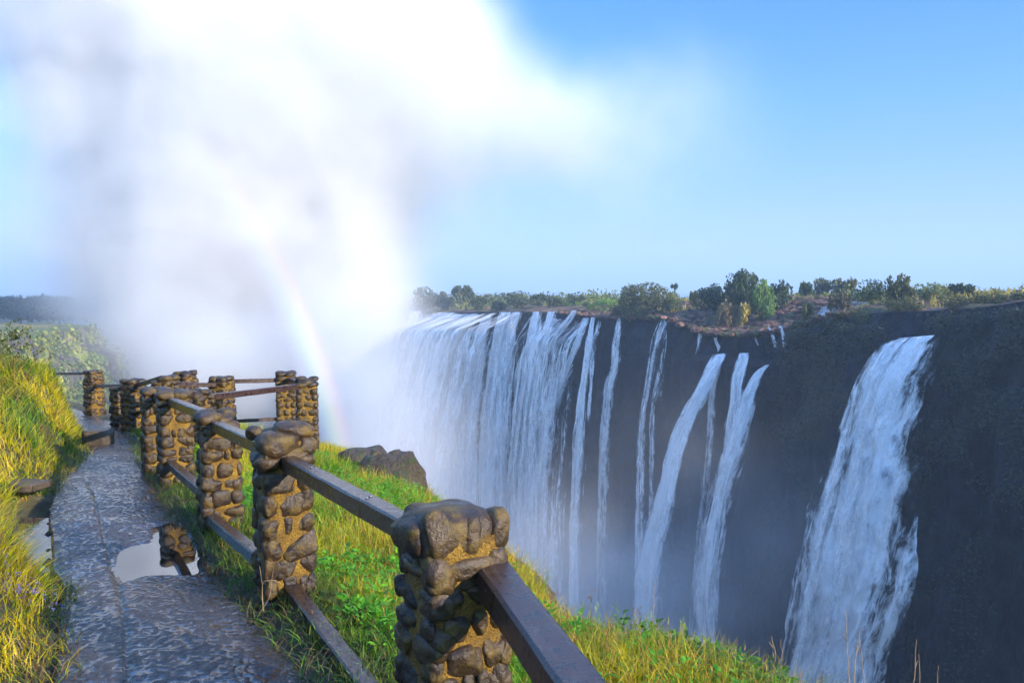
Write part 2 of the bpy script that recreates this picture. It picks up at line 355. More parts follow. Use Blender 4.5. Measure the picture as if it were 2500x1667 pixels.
def pillar(parent, x, y, ztop, yaw, w=.285, seed=1, detail=3, flare=.12, zb=None, label=None, spec=None):
    """a square cobble pillar in local coordinates: x along the front face, -y is the front face"""
    zb = near_z(np.array([x]), np.array([y]))[0] - .12 if zb is None else zb
    H = ztop - zb; o = empty('stone_pillar', (x, y, zb), parent); o.rotation_euler = (0, 0, yaw)
    if label: o['label'] = label
    rnd = random.Random(seed)
    # mortar core: rounded square tube with rough surface
    nz = int(40 if detail > 2 else 20); na = 64 if detail > 2 else 32; zz = np.linspace(0, H - .10, nz); aa = np.linspace(0, 2 * math.pi, na, endpoint=False)
    A, ZZ_ = np.meshgrid(aa, zz); rr = (np.abs(np.cos(A)) ** 7 + np.abs(np.sin(A)) ** 7) ** (-1 / 7) * w / 2 * .955
    rr = rr * (1 + flare * (1 - ZZ_ / H)); rr = rr + .010 * fbm(P3(np.cos(A) * rr * 22, np.sin(A) * rr * 22, ZZ_ * 22 + seed * 7), 2, 3)
    V = P3(rr * np.cos(A), rr * np.sin(A), ZZ_).reshape(-1, 3); i = np.arange(nz * na).reshape(nz, na); j = np.roll(i, -1, 1)
    Q = np.stack([i[:-1], j[:-1], j[1:], i[1:]], -1).reshape(-1, 4)
    mesh('mortar_core', V, Q, M_mortar, o)
    mb = MB(); z = .02; k = 0
    while z < H - .20:
        h = rnd.uniform(.07, .135) if spec is None else rnd.uniform(.085, .145); zc = z + h / 2; ww = w * (1 + flare * (1 - zc / H))
        for face in range(4):
            fy = face * math.pi / 2; nx, ny = math.sin(fy), -math.cos(fy); tx, ty = math.cos(fy), math.sin(fy)
            u = -ww / 2 - .012; rowshift = rnd.uniform(-.02, .02)
            while u < ww / 2 - .03:
                l = rnd.choice([.06, .10, .12, .15, .19]) * rnd.uniform(.85, 1.15)
                if ww / 2 + .015 - u - l < .05: l = ww / 2 + .015 - u
                uc = u + l / 2; hh = h * rnd.uniform(.84, 1.1); k += 1
                if rnd.random() < .97:
                    dpt = .05
                    off = ww / 2 * .95 + rnd.uniform(.010, .030) - dpt
                    stone(mb, (tx * uc + nx * off, ty * uc + ny * off, zc + rowshift + rnd.uniform(-.01, .01)), (l * .5 * rnd.uniform(.93, 1.04), dpt, hh * .5), fy, seed * 10 + k, rnd.choice([2.4, 3., 3.8]), detail, .15, rnd.uniform(-.25, .25))
                u += l
        z += h * rnd.uniform(.93, 1.02)
    if mb.n: mb.build('cobbles', M_stone, o)
    # cap: a rough course of larger stones
    cb = MB(); cw = w * 1.06; s_ = seed * 3
    if spec == 'A':
        # broad slab, then three upright boulders packed in mortar
        stone(cb, (.0, 0, H - .205), (cw * .56, cw * .52, .05), 0, 3.3, 3.2, 4, .07, -.03)
        stone(cb, (-.02, .0, H - .10), (cw * .50, cw * .48, .085), 0, 5.5, 3.4, 4, .06)
        for dx, dy, sx, sy, sz, tl, sd in [(-.105, -.085, .046, .06, .088, .08, 1.2), (.012, -.11, .034, .045, .070, -.15, 2.1), (.125, -.085, .046, .06, .080, -.22, 7.7), (.06, .10, .05, .06, .07, .1, 4.1), (-.08, .09, .06, .06, .07, 0, 4.9)]:
            stone(cb, (dx, dy, H - .088 + (.0 if dx < 0 else -.01)), (sx, sy, sz), 0, sd, 2.9, 4, .09, tl)
        stone(cb, (-.155, .02, H - .10), (.045, .10, .07), 0, 6.1, 2.6, 4, .1)
    elif spec == 'B':
        stone(cb, (-.05, -.06, H - .115), (.125, .11, .075), .2, 2.2, 2.8, 4, .10, .10)
        stone(cb, (.06, -.03, H - .045), (.12, .10, .05), -.2, 8.1, 2.3, 4, .10, -.12)
        stone(cb, (.11, -.05, H - .13), (.07, .10, .06), .1, 3.7, 2.6, 4, .1, -.35)
        stone(cb, (-.15, .06, H - .06), (.05, .05, .045), 0, 4.4, 2.2, 4, .06)
        stone(cb, (.03, .09, H - .11), (.14, .08, .07), 0, 6.4, 2.6, 3, .1)
        stone(cb, (-.11, -.09, H - .215), (.08, .08, .042), 0, 9.4, 2.5, 3, .1); stone(cb, (.10, -.08, H - .215), (.08, .08, .045), 0, 1.4, 2.5, 3, .1)
        stone(cb, (-.02, .06, H - .21), (.15, .1, .045), 0, 1.9, 2.9, 3, .1)
    else:
        for q in range(2):
            for sx in (-1, 1):
                for sy in (-1, 1):
                    if rnd.random() < .9 - .25 * q:
                        stone(cb, (sx * cw * rnd.uniform(.2, .3), sy * cw * rnd.uniform(.2, .3), H - .14 + q * .075), (cw * rnd.uniform(.26, .36), cw * rnd.uniform(.24, .32), rnd.uniform(.045, .06)), rnd.uniform(-.3, .3), s_ + sx * 3.1 + sy * 1.7 + q, 2.6, detail, .12, rnd.uniform(-.2, .2))
        stone(cb, (0, 0, H - .12), (cw * .42, cw * .42, .08), 0, s_ + 5, 3, detail, .08)
    cb.build('cap_stones', M_stone, o)
    return o
def beam(parent, a, b, w, h, name='rail', bolts=()):
    a = np.array(a, float); b = np.array(b, float); L = np.linalg.norm(b - a)
    nL = max(6, int(L / .06)); prof = []; bev = min(w, h) * .10
    for sx, sy in ((1, 1), (-1, 1), (-1, -1), (1, -1)):
        c = [(sx * (w / 2 - bev), sy * h / 2), (sx * w / 2, sy * (h / 2 - bev))]
        if sx * sy < 0: c = c[::1]
        else: c = c[::-1]
        prof += c
    prof = np.array(prof); m = len(prof); V = []
    for i in range(nL + 1):
        t = i / nL; j = prof + np.array([0, -.004 * math.sin(math.pi * t)]) + .0026 * vn(P3(prof[:, 0] * 40, prof[:, 1] * 40, t * L * 7), 4)[:, None]
        V.append(np.stack([np.full(m, t * L), j[:, 0], j[:, 1]], -1))
    V = np.concatenate(V); Q = []
    for i in range(nL):
        for k in range(m): Q.append((i * m + k, i * m + (k + 1) % m, (i + 1) * m + (k + 1) % m, (i + 1) * m + k))
    ob = mesh(name, V, Q, M_rail, parent, smooth=False)
    for e in (0, nL):   # end faces
        pass
    d = (b - a) / L; yv = np.cross([0, 0, 1.], d); yv /= np.linalg.norm(yv); zv = np.cross(d, yv)
    Mx = Matrix(((d[0], yv[0], zv[0], a[0]), (d[1], yv[1], zv[1], a[1]), (d[2], yv[2], zv[2], a[2]), (0, 0, 0, 1)))
    ob.matrix_basis = Mx
    for t, s_ in bolts:
        v, f = ICO[2]; bo = mesh('bolt', v * np.array([.009, .009, .004]), f, M_bolt, ob); bo.location = (t * L, s_, h / 2 + .001)
    return ob
mb_, ntb, outb = newmat('worn_bolt_steel'); pb = NB(ntb).n('ShaderNodeBsdfPrincipled', {'Base Color': (.35, .33, .32, 1), 'Metallic': .9, 'Roughness': .3}); ntb.links.new(pb.outputs[0], outb.inputs[0]); M_bolt = mb_

def xy(px, d): return (px - CX) / F * d
def zt(py, d): return at(CX, py, d)[2]
PIL = {}
for k, px, d, py in [('A', 1103, 2.8, 1222), ('B', 688, 4.7, 1030), ('C', 533, 6.5, 997), ('D', 424, 8.46, 948), ('E', 381, 9.4, 942), ('F', 478, 10.8, 947), ('K', 749, 12.6, 917), ('J', 697, 14.0, 904), ('I', 540, 13.4, 916), ('H', 452, 14.6, 903), ('G', 402, 12.6, 913), ('L', 325, 13.6, 922), ('M', 292, 14.4, 940), ('N', 228, 17.9, 901), ('O', 100, 25, 887)]:
    p = at(px, py, d); PIL[k] = (p[0], d, p[2])
def yaw_of(a, b):
    # fence direction a->b ; local x axis is perpendicular (front face looks back down the fence)
    dx, dy = PIL[b][0] - PIL[a][0], PIL[b][1] - PIL[a][1]; return math.atan2(dy, dx) - math.pi / 2
def anchor(k, dz, f=0): p = PIL[k]; return np.array([p[0], p[1], p[2] + dz])
f1 = tag(empty('stone_pillar_fence', (PIL['B'][0], PIL['B'][1], -1.9)), 'cobble pillar fence with dark timber rails beside the wet path, nearest run', 'fence', 'cobble pillar fences on the gorge rim')
f2 = tag(empty('stone_pillar_fence', (PIL['F'][0], PIL['F'][1], -2.3)), 'cobble pillar fence boxing in the small lookout before the white spray', 'fence', 'cobble pillar fences on the gorge rim')
f3 = tag(empty('stone_pillar_fence', (PIL['N'][0], PIL['N'][1], -2.8)), 'farthest run of low cobble pillars half hidden behind the grassy bank', 'fence', 'cobble pillar fences on the gorge rim')
bpy.context.view_layer.update()
def LP(fence, k): return Vector(k) - fence.location
def put(f, k, yaw, **kw):
    x, y, z = PIL[k]; o = pillar(None, x, y, z, yaw, **kw); o.parent = f; o.location = Vector(o.location) - f.location; return o
put(f1, 'A', yaw_of('A', 'B'), seed=11, detail=4, w=.285, spec='A', flare=.10)
put(f1, 'B', yaw_of('A', 'B'), seed=23, detail=4, w=.275, spec='B', flare=.04)
put(f1, 'C', yaw_of('B', 'C'), seed=35, detail=3, w=.285, flare=.10)
put(f1, 'D', yaw_of('C', 'D'), seed=47, detail=3, w=.30, flare=.06)
put(f2, 'E', yaw_of('C', 'D'), seed=59, detail=3, w=.30, flare=.04)
for q, s in (('F', 61), ('K', 62), ('J', 63), ('I', 64), ('H', 65), ('G', 66)): put(f2, q, .25 if q in 'KJ' else -.3, seed=s, detail=2, w=.31, flare=.05)
put(f3, 'L', -.5, seed=71, detail=2, w=.29); put(f3, 'M', -.5, seed=72, detail=2, w=.24); put(f3, 'N', -.5, seed=73, detail=2, w=.30); put(f3, 'O', -.5, seed=74, detail=2, w=.33)
def rail(f, a, b, w=.085, h=.085, **kw):
    a = np.array(a, float) - np.array(f.location[:]); b = np.array(b, float) - np.array(f.location[:]); return beam(f, a, b, w, h, **kw)
def cut(a, b, s, e):
    a = np.array(a); b = np.array(b); d = (b - a) / np.linalg.norm(b - a); return a + d * s, b + d * e
A0 = at(1176, 1360, 2.80); A1 = A0 + np.array([.30, -.93, -.04]) * 2.6
rail(f1, A0 + np.array([0, .06, -.045]), A1 + np.array([0, 0, -.045]),   .125, .115, bolts=[(.03, .01)])
rail(f1, at(690, 1122, 4.70), at(1030, 1308, 2.86), .088, .085, bolts=[(.30, .0), (.72, .012), (.735, -.015)])
rail(f1, at(520, 1035, 6.5), at(650, 1095, 4.8), .085, .085)
rail(f1, at(412, 977, 8.46), at(520, 1020, 6.6), .085, .085)
rail(f1, at(705, 1432, 4.65), at(705, 1432, 4.65) + (at(985, 1800, 3.0) - at(705, 1432, 4.65)) * 1.0, .09, .09)
rail(f1, at(512, 1262, 6.4), at(645, 1372, 4.85), .085, .085)
rail(f1, at(412, 1128, 8.4), at(500, 1205, 6.7), .085, .085)
rail(f1, at(375, 966, 9.4), at(425, 975, 8.5), .08, .08)
rail(f2, at(402, 936, 12.6), at(535, 940, 13.3), .06, .07)
rail(f2, at(545, 931, 13.4), at(690, 927, 14.0), .06, .07)
rail(f2, at(490, 972, 10.8), at(745, 941, 12.6), .07, .085)
rail(f2, at(700, 925, 14.0), at(745, 938, 12.7), .06, .07)
rail(f2, at(545, 1029, 13.3), at(700, 1020, 14.0), .06, .06)
rail(f2, at(328, 942, 13.6), at(395, 922, 12.6), .06, .07)
rail(f2, at(385, 958, 9.4), at(478, 962, 10.8), .07, .08)
rail(f3, at(232, 942, 17.9), at(318, 940, 13.7), .06, .06)
rail(f3, at(104, 912, 25), at(224, 911, 17.9), .07, .07)
rail(f3, at(20, 897, 31), at(100, 895, 25), .08, .08)
rail(f3, at(300, 1012, 14.3), at(375, 1000, 12.9), .06, .06)

# ------------------------------------------------------------------ stone block and slab beside the path, boulders on the verge
def boxy(name, c, size, yaw, mat, seed=1, amp=.012, n=14):
    import bmesh
    b = bmesh.new(); bmesh.ops.create_cube(b, size=1); bmesh.ops.bevel(b, geom=b.edges[:], offset=.05, segments=2, affect='EDGES')
    bmesh.ops.subdivide_edges(b, edges=b.edges[:], cuts=4, use_grid_fill=True)
    v = np.array([x.co[:] for x in b.verts]) * np.array(size)
    me = bpy.data.meshes.new(name); v = v + amp * np.stack([fbm(v * 14 + 3 * k, seed + k, 3) for k in range(3)], -1)
    for x, q in zip(b.verts, v): x.co = q
    for f in b.faces: f.smooth = True
    b.to_mesh(me); b.free(); me.materials.append(mat); o = link(bpy.data.objects.new(name, me)); o.location = c; o.rotation_euler = (0, 0, yaw); return o
def slabmat():
    m, nt, out = newmat('worn_concrete_block'); b = NB(nt); v = b.coord(); n1 = b.noise(v, 12, 6, .65); n2 = b.noise(v, 90, 4, .7)
    c = b.ramp(n1.outputs[0], [(.3, (.035, .026, .018)), (.7, (.11, .08, .05))]); p = b.n('ShaderNodeBsdfPrincipled', {'Base Color': c, 'Roughness': .4, 'Normal': b.bump(b.math('ADD', n1.outputs[0], n2.outputs[0]), .7, .02)}); nt.links.new(p.outputs[0], out.inputs[0]); return m
M_slab = slabmat()
q = gnd(228, 1088); tag(boxy('stone_block', (q[0], q[1] + .15, zp(q[1]) + .09), (.36, .3, .24), .1, M_slab), 'low brown stone block at the left edge of the wet path', 'stone block')
p = at(40, 1032, 7.6); p[2] = near_z(p[0], p[1]) + .12
tag(boxy('stone_slab', p, (.5, .3, .07), -.1, M_slab, 4), 'flat grey stone slab lying among grass on the left bank', 'stone slab')
M_rock, ntr, outr = newmat('brown_outcrop_rock'); _b = NB(ntr); _v = _b.coord(); _n = _b.noise(_v, 1.6, 9, .7); _n2 = _b.noise(_v, 9, 6, .65)
_c = _b.ramp(_n.outputs[0], [(.3, (.03, .024, .022)), (.55, (.10, .07, .045)), (.7, (.17, .13, .08))]); _c = _b.mix(_b.ramp(_n2.outputs[0], [(.5, 0.), (.62, 1.)]), _c, (.05, .07, .015))
_g = _b.n('ShaderNodeSeparateXYZ', {0: _b.n('ShaderNodeNewGeometry').outputs['Normal']}).outputs[2]
_c = _b.mix(_b.ramp(_b.math('ADD', _g, _b.math('MULTIPLY', _b.math('SUBTRACT', _n2.outputs[0], .62), 2.2)), [(.80, 0.), (1.0, .75)]), _c, (.075, .11, .018))
_p = _b.n('ShaderNodeBsdfPrincipled', {'Base Color': _c, 'Roughness': .6, 'Normal': _b.bump(_b.math('ADD', _n.outputs[0], _n2.outputs[0]), 1., .15)}); ntr.links.new(_p.outputs[0], outr.inputs[0])
def boulder(c, size, seed, label, yaw=0, tilt=0):
    mb = MB(); stone(mb, (0, 0, 0), size, yaw, seed, 2.4, 4, .26, tilt); o = mb.build('boulder', M_rock); o.location = c
    me = o.data; v = np.empty(len(me.vertices) * 3, np.float32); me.vertices.foreach_get('co', v); v = v.reshape(-1, 3)
    v += (.05 * fbm(v * 4 + seed, 7, 4) + .03 * (np.abs(vn(v * 3 + seed, 3))))[:, None] * v / np.linalg.norm(v, axis=1)[:, None]; me.vertices.foreach_set('co', v.ravel()); me.update()
    return tag(o, label, 'boulder', 'boulders on the grassy rim')
boulder(at(938, 1190, 11.0), (.52, .45, .46), 3.1, 'big brown sloping boulder at the drop edge below the lookout', .3, .75)
boulder(at(885, 1130, 11.8), (.30, .3, .22), 5.2, 'mossy boulder uphill of the big sloping one', .2, .1)
boulder(at(978, 1262, 9.8), (.28, .35, .22), 7.7, 'low mossy boulder peeping out just left of the nearest pillar cap', .1, .3)

# ------------------------------------------------------------------ grass, weeds
def colmix(a, b, t): return np.asarray(a)[None] * (1 - t[:, None]) + np.asarray(b)[None] * t[:, None]
GREEN = np.array([.10, .27, .008]); YEL = np.array([.60, .47, .012]); STRAW = np.array([.42, .26, .07]); DEEP = np.array([.03, .085, .012]); RUST = np.array([.33, .13, .03])
def blades(name, B, Lh, Wd, lean, ldir, colA, K=5, droop=.4, label=None):
    n = len(B); t = np.linspace(0, 1, K)[None, :, None]; L = Lh[:, None, None]; le = lean[:, None, None]
    dh = np.stack([np.cos(ldir), np.sin(ldir), 0 * ldir], -1)[:, None]; up = np.array([0, 0, 1.])[None, None]
    C = B[:, None] + up * L * (t - droop * le * t ** 2.4) + dh * L * le * (t ** 1.8)
    fa = rng.uniform(0, math.pi, n); side = np.stack([np.cos(fa), np.sin(fa), 0 * fa], -1)[:, None]
    w = Wd[:, None, None] * (1 - t ** 2) * .5 + .0004
    V = np.stack([C - side * w, C + side * w], 2).reshape(-1, 3)
    base = (np.arange(n) * K * 2)[:, None]; q = np.arange(K - 1)[None] * 2 + base
    Q = np.stack([q, q + 1, q + 3, q + 2], -1).reshape(-1, 4)
    root_tone = (.55 + .55 * np.linspace(0, 1, K))[None, :, None] ; tip = np.linspace(0, 1, K)[None, :, None] ** 2  # blade colour runs slightly darker towards the root
    c = colA[:, None] * (0.85 + .15 * root_tone) * (1 - .25 * tip) + .25 * tip * np.array([.42, .33, .06]); c = np.repeat(c, 2, 1).reshape(-1, 3)
    return tag(mesh(name, V, Q, M_grass, col=c, smooth=True), label, 'grass', kind='stuff')
def scatter(n, x0, x1, y0, y1, dens):
    x = rng.uniform(x0, x1, n); y = rng.uniform(y0, y1, n); k = rng.uniform(0, 1, n) < dens(x, y); return x[k], y[k]
def inview(x, y): return (np.abs(x) < .72 * y + 1.2) & (y > 1.6)
def pillar_clear(x, y):
    m = np.ones(len(x), bool)
    for k, (px, py_, _) in PIL.items(): m &= np.hypot(x - px, y - py_) > .13
    return m
def mk(x, y): return np.stack([x, y, near_z(x, y)], -1)
def vz(x, y, s, sc=1.): return fbm(P3(x * sc, y * sc), s, 3)
# left bank: golden tussocks
def dl(x, y):
    d = xl(y) - .28 * ditch(y) - x + .07 * vz(x, y, 40, 3); ok = inview(x, y) & (d > .0)
    return ok * np.clip(.5 + 1.2 * vz(x, y, 41, 1.6) + .5, .12, 1) * np.clip(6 / y, .25, 1.) ** 1.3 * sst(-.02, .12, d)
x, y = scatter(620000, -13, -1.2, 1.8, 17, dl)
n = len(x); tu = vz(x, y, 43, 1.3); tv = vz(x, y, 44, 2.6)
hgt = np.clip(.18 + .18 * (tu + .4), .07, .42) * rng.uniform(.5, 1.25, n) * np.clip(.5 + (xl(y) - x) * .9, .45, 1.05)
ld = 2.2 * vz(x, y, 45, .8) * math.pi + rng.normal(0, 1.25, n)
c = colmix(GREEN, YEL, np.clip(.56 + 1.5 * tv + rng.normal(0, .25, n), 0, 1)); s_ = rng.uniform(0, 1, n); c = np.where((s_ < .10)[:, None], STRAW, c); c = np.where((s_ > .97)[:, None], RUST, c); c = np.where(((s_ > .70) & (tv < .0))[:, None], DEEP, c); c = np.where(((s_ > .45) & (vz(x, y, 46, 2.) > .28))[:, None], np.array([.16, .11, .06]), c)
blades('grass', mk(x, y), hgt, rng.uniform(.004, .008, n) * np.clip(y / 5.5, .9, 2.4), np.clip(rng.normal(.75, .28, n), .15, 1.3), ld, c * rng.uniform(.75, 1.2, (n, 1)), label='golden green tussock grass covering the bank left of the path')
# right verge and slope
def dr(x, y):
    d = x - xr(y) + .08 * vz(x, y, 50, 3); r = rimdist(x, y); ok = inview(x, y) & (d > 0) & (r < .55)
    return ok * np.clip(.55 + 1.1 * vz(x, y, 51, 1.2) + .35, .15, 1) * np.clip(5.5 / y, .3, 1) ** 1.2 * sst(0, .2, d) * pillar_clear(x, y)
x, y = scatter(620000, -7, 4.6, 1.8, 16.5, dr); n = len(x)
tu = vz(x, y, 53, 1.1); tv = vz(x, y, 54, 1.7); d = x - xr(y); low = 1 - sst(.15, .9, d)
edge_ = sst(-1.6, -.3, rimdist(x, y)) * (y < 7.5)
hgt = (np.clip(.15 + .16 * (tu + .3), .06, .4) * (1 - .5 * low) + .03 * edge_) * rng.uniform(.5, 1.3, n)
hgt *= np.where((y > 9) & (d > 1), 1.25, 1)
gy_ = np.clip(.30 + 1.1 * tv + .25 * edge_ + rng.normal(0, .22, n) - .3 * low + .15 * (y > 8), 0, 1)
c = colmix(GREEN * [.9, 1.1, 1.], YEL, gy_); s_ = rng.uniform(0, 1, n); c = np.where((s_ < .08 + .25 * edge_)[:, None], STRAW, c); c = np.where((s_ > .985 - .07 * edge_)[:, None], RUST, c); c = np.where(((low > .4) & (s_ > .4))[:, None], DEEP * 1.2, c)
blades('grass', mk(x, y), hgt, rng.uniform(.003, .007, n) * np.clip(y / 5, .9, 2.3), np.clip(rng.normal(.5, .28, n), .05, 1.2), rng.uniform(0, 6.28, n), c * rng.uniform(.75, 1.2, (n, 1)), label='mixed green and yellow grass on the slope right of the fence')
x, y = scatter(90000, -6.5, .5, 2.2, 12, lambda x, y: inview(x, y) & (x - xr(y) + .10 * vz(x, y, 50, 3) > -.13) & (x - xr(y) < .55) & (inpoly(x, y, PUD) < -.02)); n = len(x); sel = rng.uniform(0, 1, n)
c = np.where((sel < .45)[:, None], np.array([.13, .085, .05]), np.array([.045, .12, .03])); c = np.where((sel > .85)[:, None], GREEN * 1.2, c)
B_ = mk(x, y); B_[:, 2] += .01 + .05 * (x < xr(y))
blades('dry_litter', B_, rng.uniform(.04, .14, n), rng.uniform(.003, .006, n), rng.uniform(.5, 1.5, n), rng.uniform(0, 6.28, n), c * rng.uniform(.6, 1.3, (n, 1)), K=4, label='short grass and dry litter creeping over the right path edge')
x, y = scatter(90000, -9, -1.2, 2.2, 13, lambda x, y: inview(x, y) & (xl(y) - x + .10 * vz(x, y, 57, 3) > -.12) & (xl(y) - x < .35) & (ditch(y) < .2)); n = len(x); sel = rng.uniform(0, 1, n)
c = np.where((sel < .3)[:, None], np.array([.14, .09, .05]), np.array([.06, .15, .02])); c = np.where((sel > .7)[:, None], YEL * .7, c)
B_ = mk(x, y); B_[:, 2] += .01 + .06 * (x > xl(y))
blades('dry_litter', B_, rng.uniform(.05, .16, n), rng.uniform(.003, .006, n), rng.uniform(.5, 1.5, n), rng.uniform(0, 6.28, n), c * rng.uniform(.6, 1.3, (n, 1)), K=4, label='short grass and dry litter creeping over the left path edge')
# tall seed stalks on the rim
x, y = scatter(6500, -6, 4.6, 3.2, 15.5, lambda x, y: inview(x, y) & (rimdist(x, y) > -1.3) & (rimdist(x, y) < .4) & (x - xr(y) > .8)); n = len(x)
c = colmix(STRAW, GREEN * 1.3, rng.uniform(0, 1, n)); c = np.where((rng.uniform(0, 1, n) < .35)[:, None], RUST * [1.2, 1.3, 1.2], c)
B = mk(x, y); Lh = rng.uniform(.16, .42, n) * np.clip(1.1 - .04 * y, .5, 1); le = np.clip(rng.normal(.25, .15, n), .02, .7); ld = rng.uniform(0, 6.28, n)
blades('seed_grass', B, Lh, rng.uniform(.002, .0035, n) * np.clip(y / 5, 1, 1.8), le, ld, c, K=6, label='tall thin straw and rust seed stalks along the cliff edge')
tips = B + np.stack([np.cos(ld) * Lh * le * .86, np.sin(ld) * Lh * le * .86, Lh * (.92 - .4 * le * .82)], -1); m5 = np.repeat(tips, 7, 0) + rng.normal(0, .012, (len(tips) * 7, 3)) * [1, 1, 2.4]
blades('seed_heads', m5, rng.uniform(.02, .045, len(m5)), rng.uniform(.003, .006, len(m5)), np.clip(rng.normal(.5, .2, len(m5)), 0, 1), rng.uniform(0, 6.28, len(m5)), np.repeat(c, 7, 0) * .9, K=3, label='feathery rust coloured grass heads at the cliff edge')
# broad-leaved weeds
def leaves(name, C, nrm, dirv, L, W, col, label, cat, kind='stuff', parent=None, mat=None):
    """leaf = 6-vertex folded blade (2 quads)"""
    n = len(C); s = np.cross(nrm, dirv); s /= np.linalg.norm(s, axis=1)[:, None] + 1e-9; L = L[:, None]; W = W[:, None]
    base = C; mid = C + dirv * L * .55 + nrm * L * .06; tip = C + dirv * L - nrm * L * .12
    a = C + dirv * L * .35 + s * W * .5 + nrm * W * .15; a2 = C + dirv * L * .75 + s * W * .35 + nrm * W * .05
    b_ = C + dirv * L * .35 - s * W * .5 + nrm * W * .15; b2 = C + dirv * L * .75 - s * W * .35 + nrm * W * .05
    V = np.stack([base, a, a2, tip, mid, b_, b2], 1).reshape(-1, 3); k = (np.arange(n) * 7)[:, None]
    Q = np.concatenate([k + np.array([0, 4, 2, 1])[None], k + np.array([4, 3, 3, 2])[None] * 0 + k * 0 + np.array([4, 3, 2, 2])[None], ], 0)
    T = np.concatenate([k + np.array(t)[None] for t in ((0, 4, 1), (1, 4, 2), (4, 3, 2), (0, 5, 4), (5, 6, 4), (4, 6, 3))], 0)
    o = mesh(name, V, T, mat or M_leaf, parent, col=np.repeat(col, 7, 0)); 
    return tag(o, label, cat, kind=kind)
def unit(v): return v / (np.linalg.norm(v, axis=-1, keepdims=True) + 1e-9)
def weed(x, y, nl, h, size, col, spread=.12):
    B = mk(x, y); n = len(x); t = rng.uniform(.15, 1, (n, nl)); ang = rng.uniform(0, 6.28, (n, nl)); hh = np.broadcast_to(h[:, None], (n, nl))
    r = spread * rng.uniform(0, 1, (n, nl)) * (1.1 - t) * 1.2
    C = B[:, None] + np.stack([np.cos(ang) * r, np.sin(ang) * r, hh * t], -1)
    el = rng.uniform(-.1, .9, (n, nl)); dv = np.stack([np.cos(ang) * np.cos(el), np.sin(ang) * np.cos(el), np.sin(el)], -1)
    nv = unit(np.array([0, 0, 1.]) + rng.normal(0, .25, (n, nl, 3)) - dv * np.sin(el)[..., None])
    L = size * rng.uniform(.5, 1.1, (n, nl)); cc = np.repeat(col, nl, 0) * rng.uniform(.7, 1.3, (n * nl, 1))
    return C.reshape(-1, 3), nv.reshape(-1, 3), dv.reshape(-1, 3), L.ravel(), L.ravel() * .42, cc
def dw(x, y):
    d = x - xr(y); r = rimdist(x, y); return inview(x, y) & (d > .35) & (r < .25) & (vz(x, y, 61, 1.5) > .0) & pillar_clear(x, y)
x, y = scatter(9000, -5, 4, 2.2, 12.5, dw); n = len(x)
w_ = weed(x, y, 18, rng.uniform(.10, .26, n), .052, colmix((.05, .24, .008), (.14, .36, .012), rng.uniform(0, 1, n)))
leaves('leafy_weeds', *w_, 'bright green broad leaved weeds between the fence pillars', 'weeds')
x, y = scatter(3000, -8, -1, 2.6, 12, lambda x, y: inview(x, y) & (xl(y) - x > .3) & (vz(x, y, 62, 1.) > .05)); n = len(x)
leaves('leafy_weeds', *weed(x, y, 14, rng.uniform(.10, .3, n), .05, colmix((.06, .15, .012), (.16, .25, .02), rng.uniform(0, 1, n))), 'small green leafy weeds in the grass of the left bank', 'weeds')
# clump of leafy weeds on the rim, lower right
xs = np.concatenate([rng.normal(at(a, b, d_)[0], .10, k) for a, b, d_, k in [(1590, 1560, 4.5, 30), (1670, 1570, 4.3, 50), (1760, 1600, 4.12, 60), (1850, 1640, 3.9, 50)]]); ys = np.concatenate([rng.normal(d_, .12, k) for d_, k in [(4.5, 30), (4.3, 50), (4.12, 60), (3.9, 50)]])
leaves('leafy_weeds', *weed(xs, ys, 22, rng.uniform(.14, .34, len(xs)), .055, colmix((.04, .14, .012), (.14, .26, .02), rng.uniform(0, 1, len(xs)))), 'green leafy clumps growing on the cliff edge at lower right', 'weeds')
# wild flowers
x = rng.normal(gnd(95, 1560)[0] - .08, .09, 40); y = rng.normal(gnd(95, 1560)[1] + .05, .16, 40)
x = x - .05; B = mk(x, y); hh = rng.uniform(.08, .19, 40)
C = np.repeat(B, 9, 0) + np.stack([rng.normal(0, .006, 360), rng.normal(0, .006, 360), np.repeat(hh, 9) + rng.uniform(-.04, .03, 360)], -1)
dv = unit(rng.normal(0, 1, (360, 3))); leaves('wildflowers', C, unit(rng.normal(0, 1, (360, 3))), dv, np.full(360, .009), np.full(360, .008), np.tile([.16, .15, .42], (360, 1)) * rng.uniform(.7, 1.2, (360, 1)), 'small lilac wildflowers in the grass at the lower left path edge', 'wildflowers')

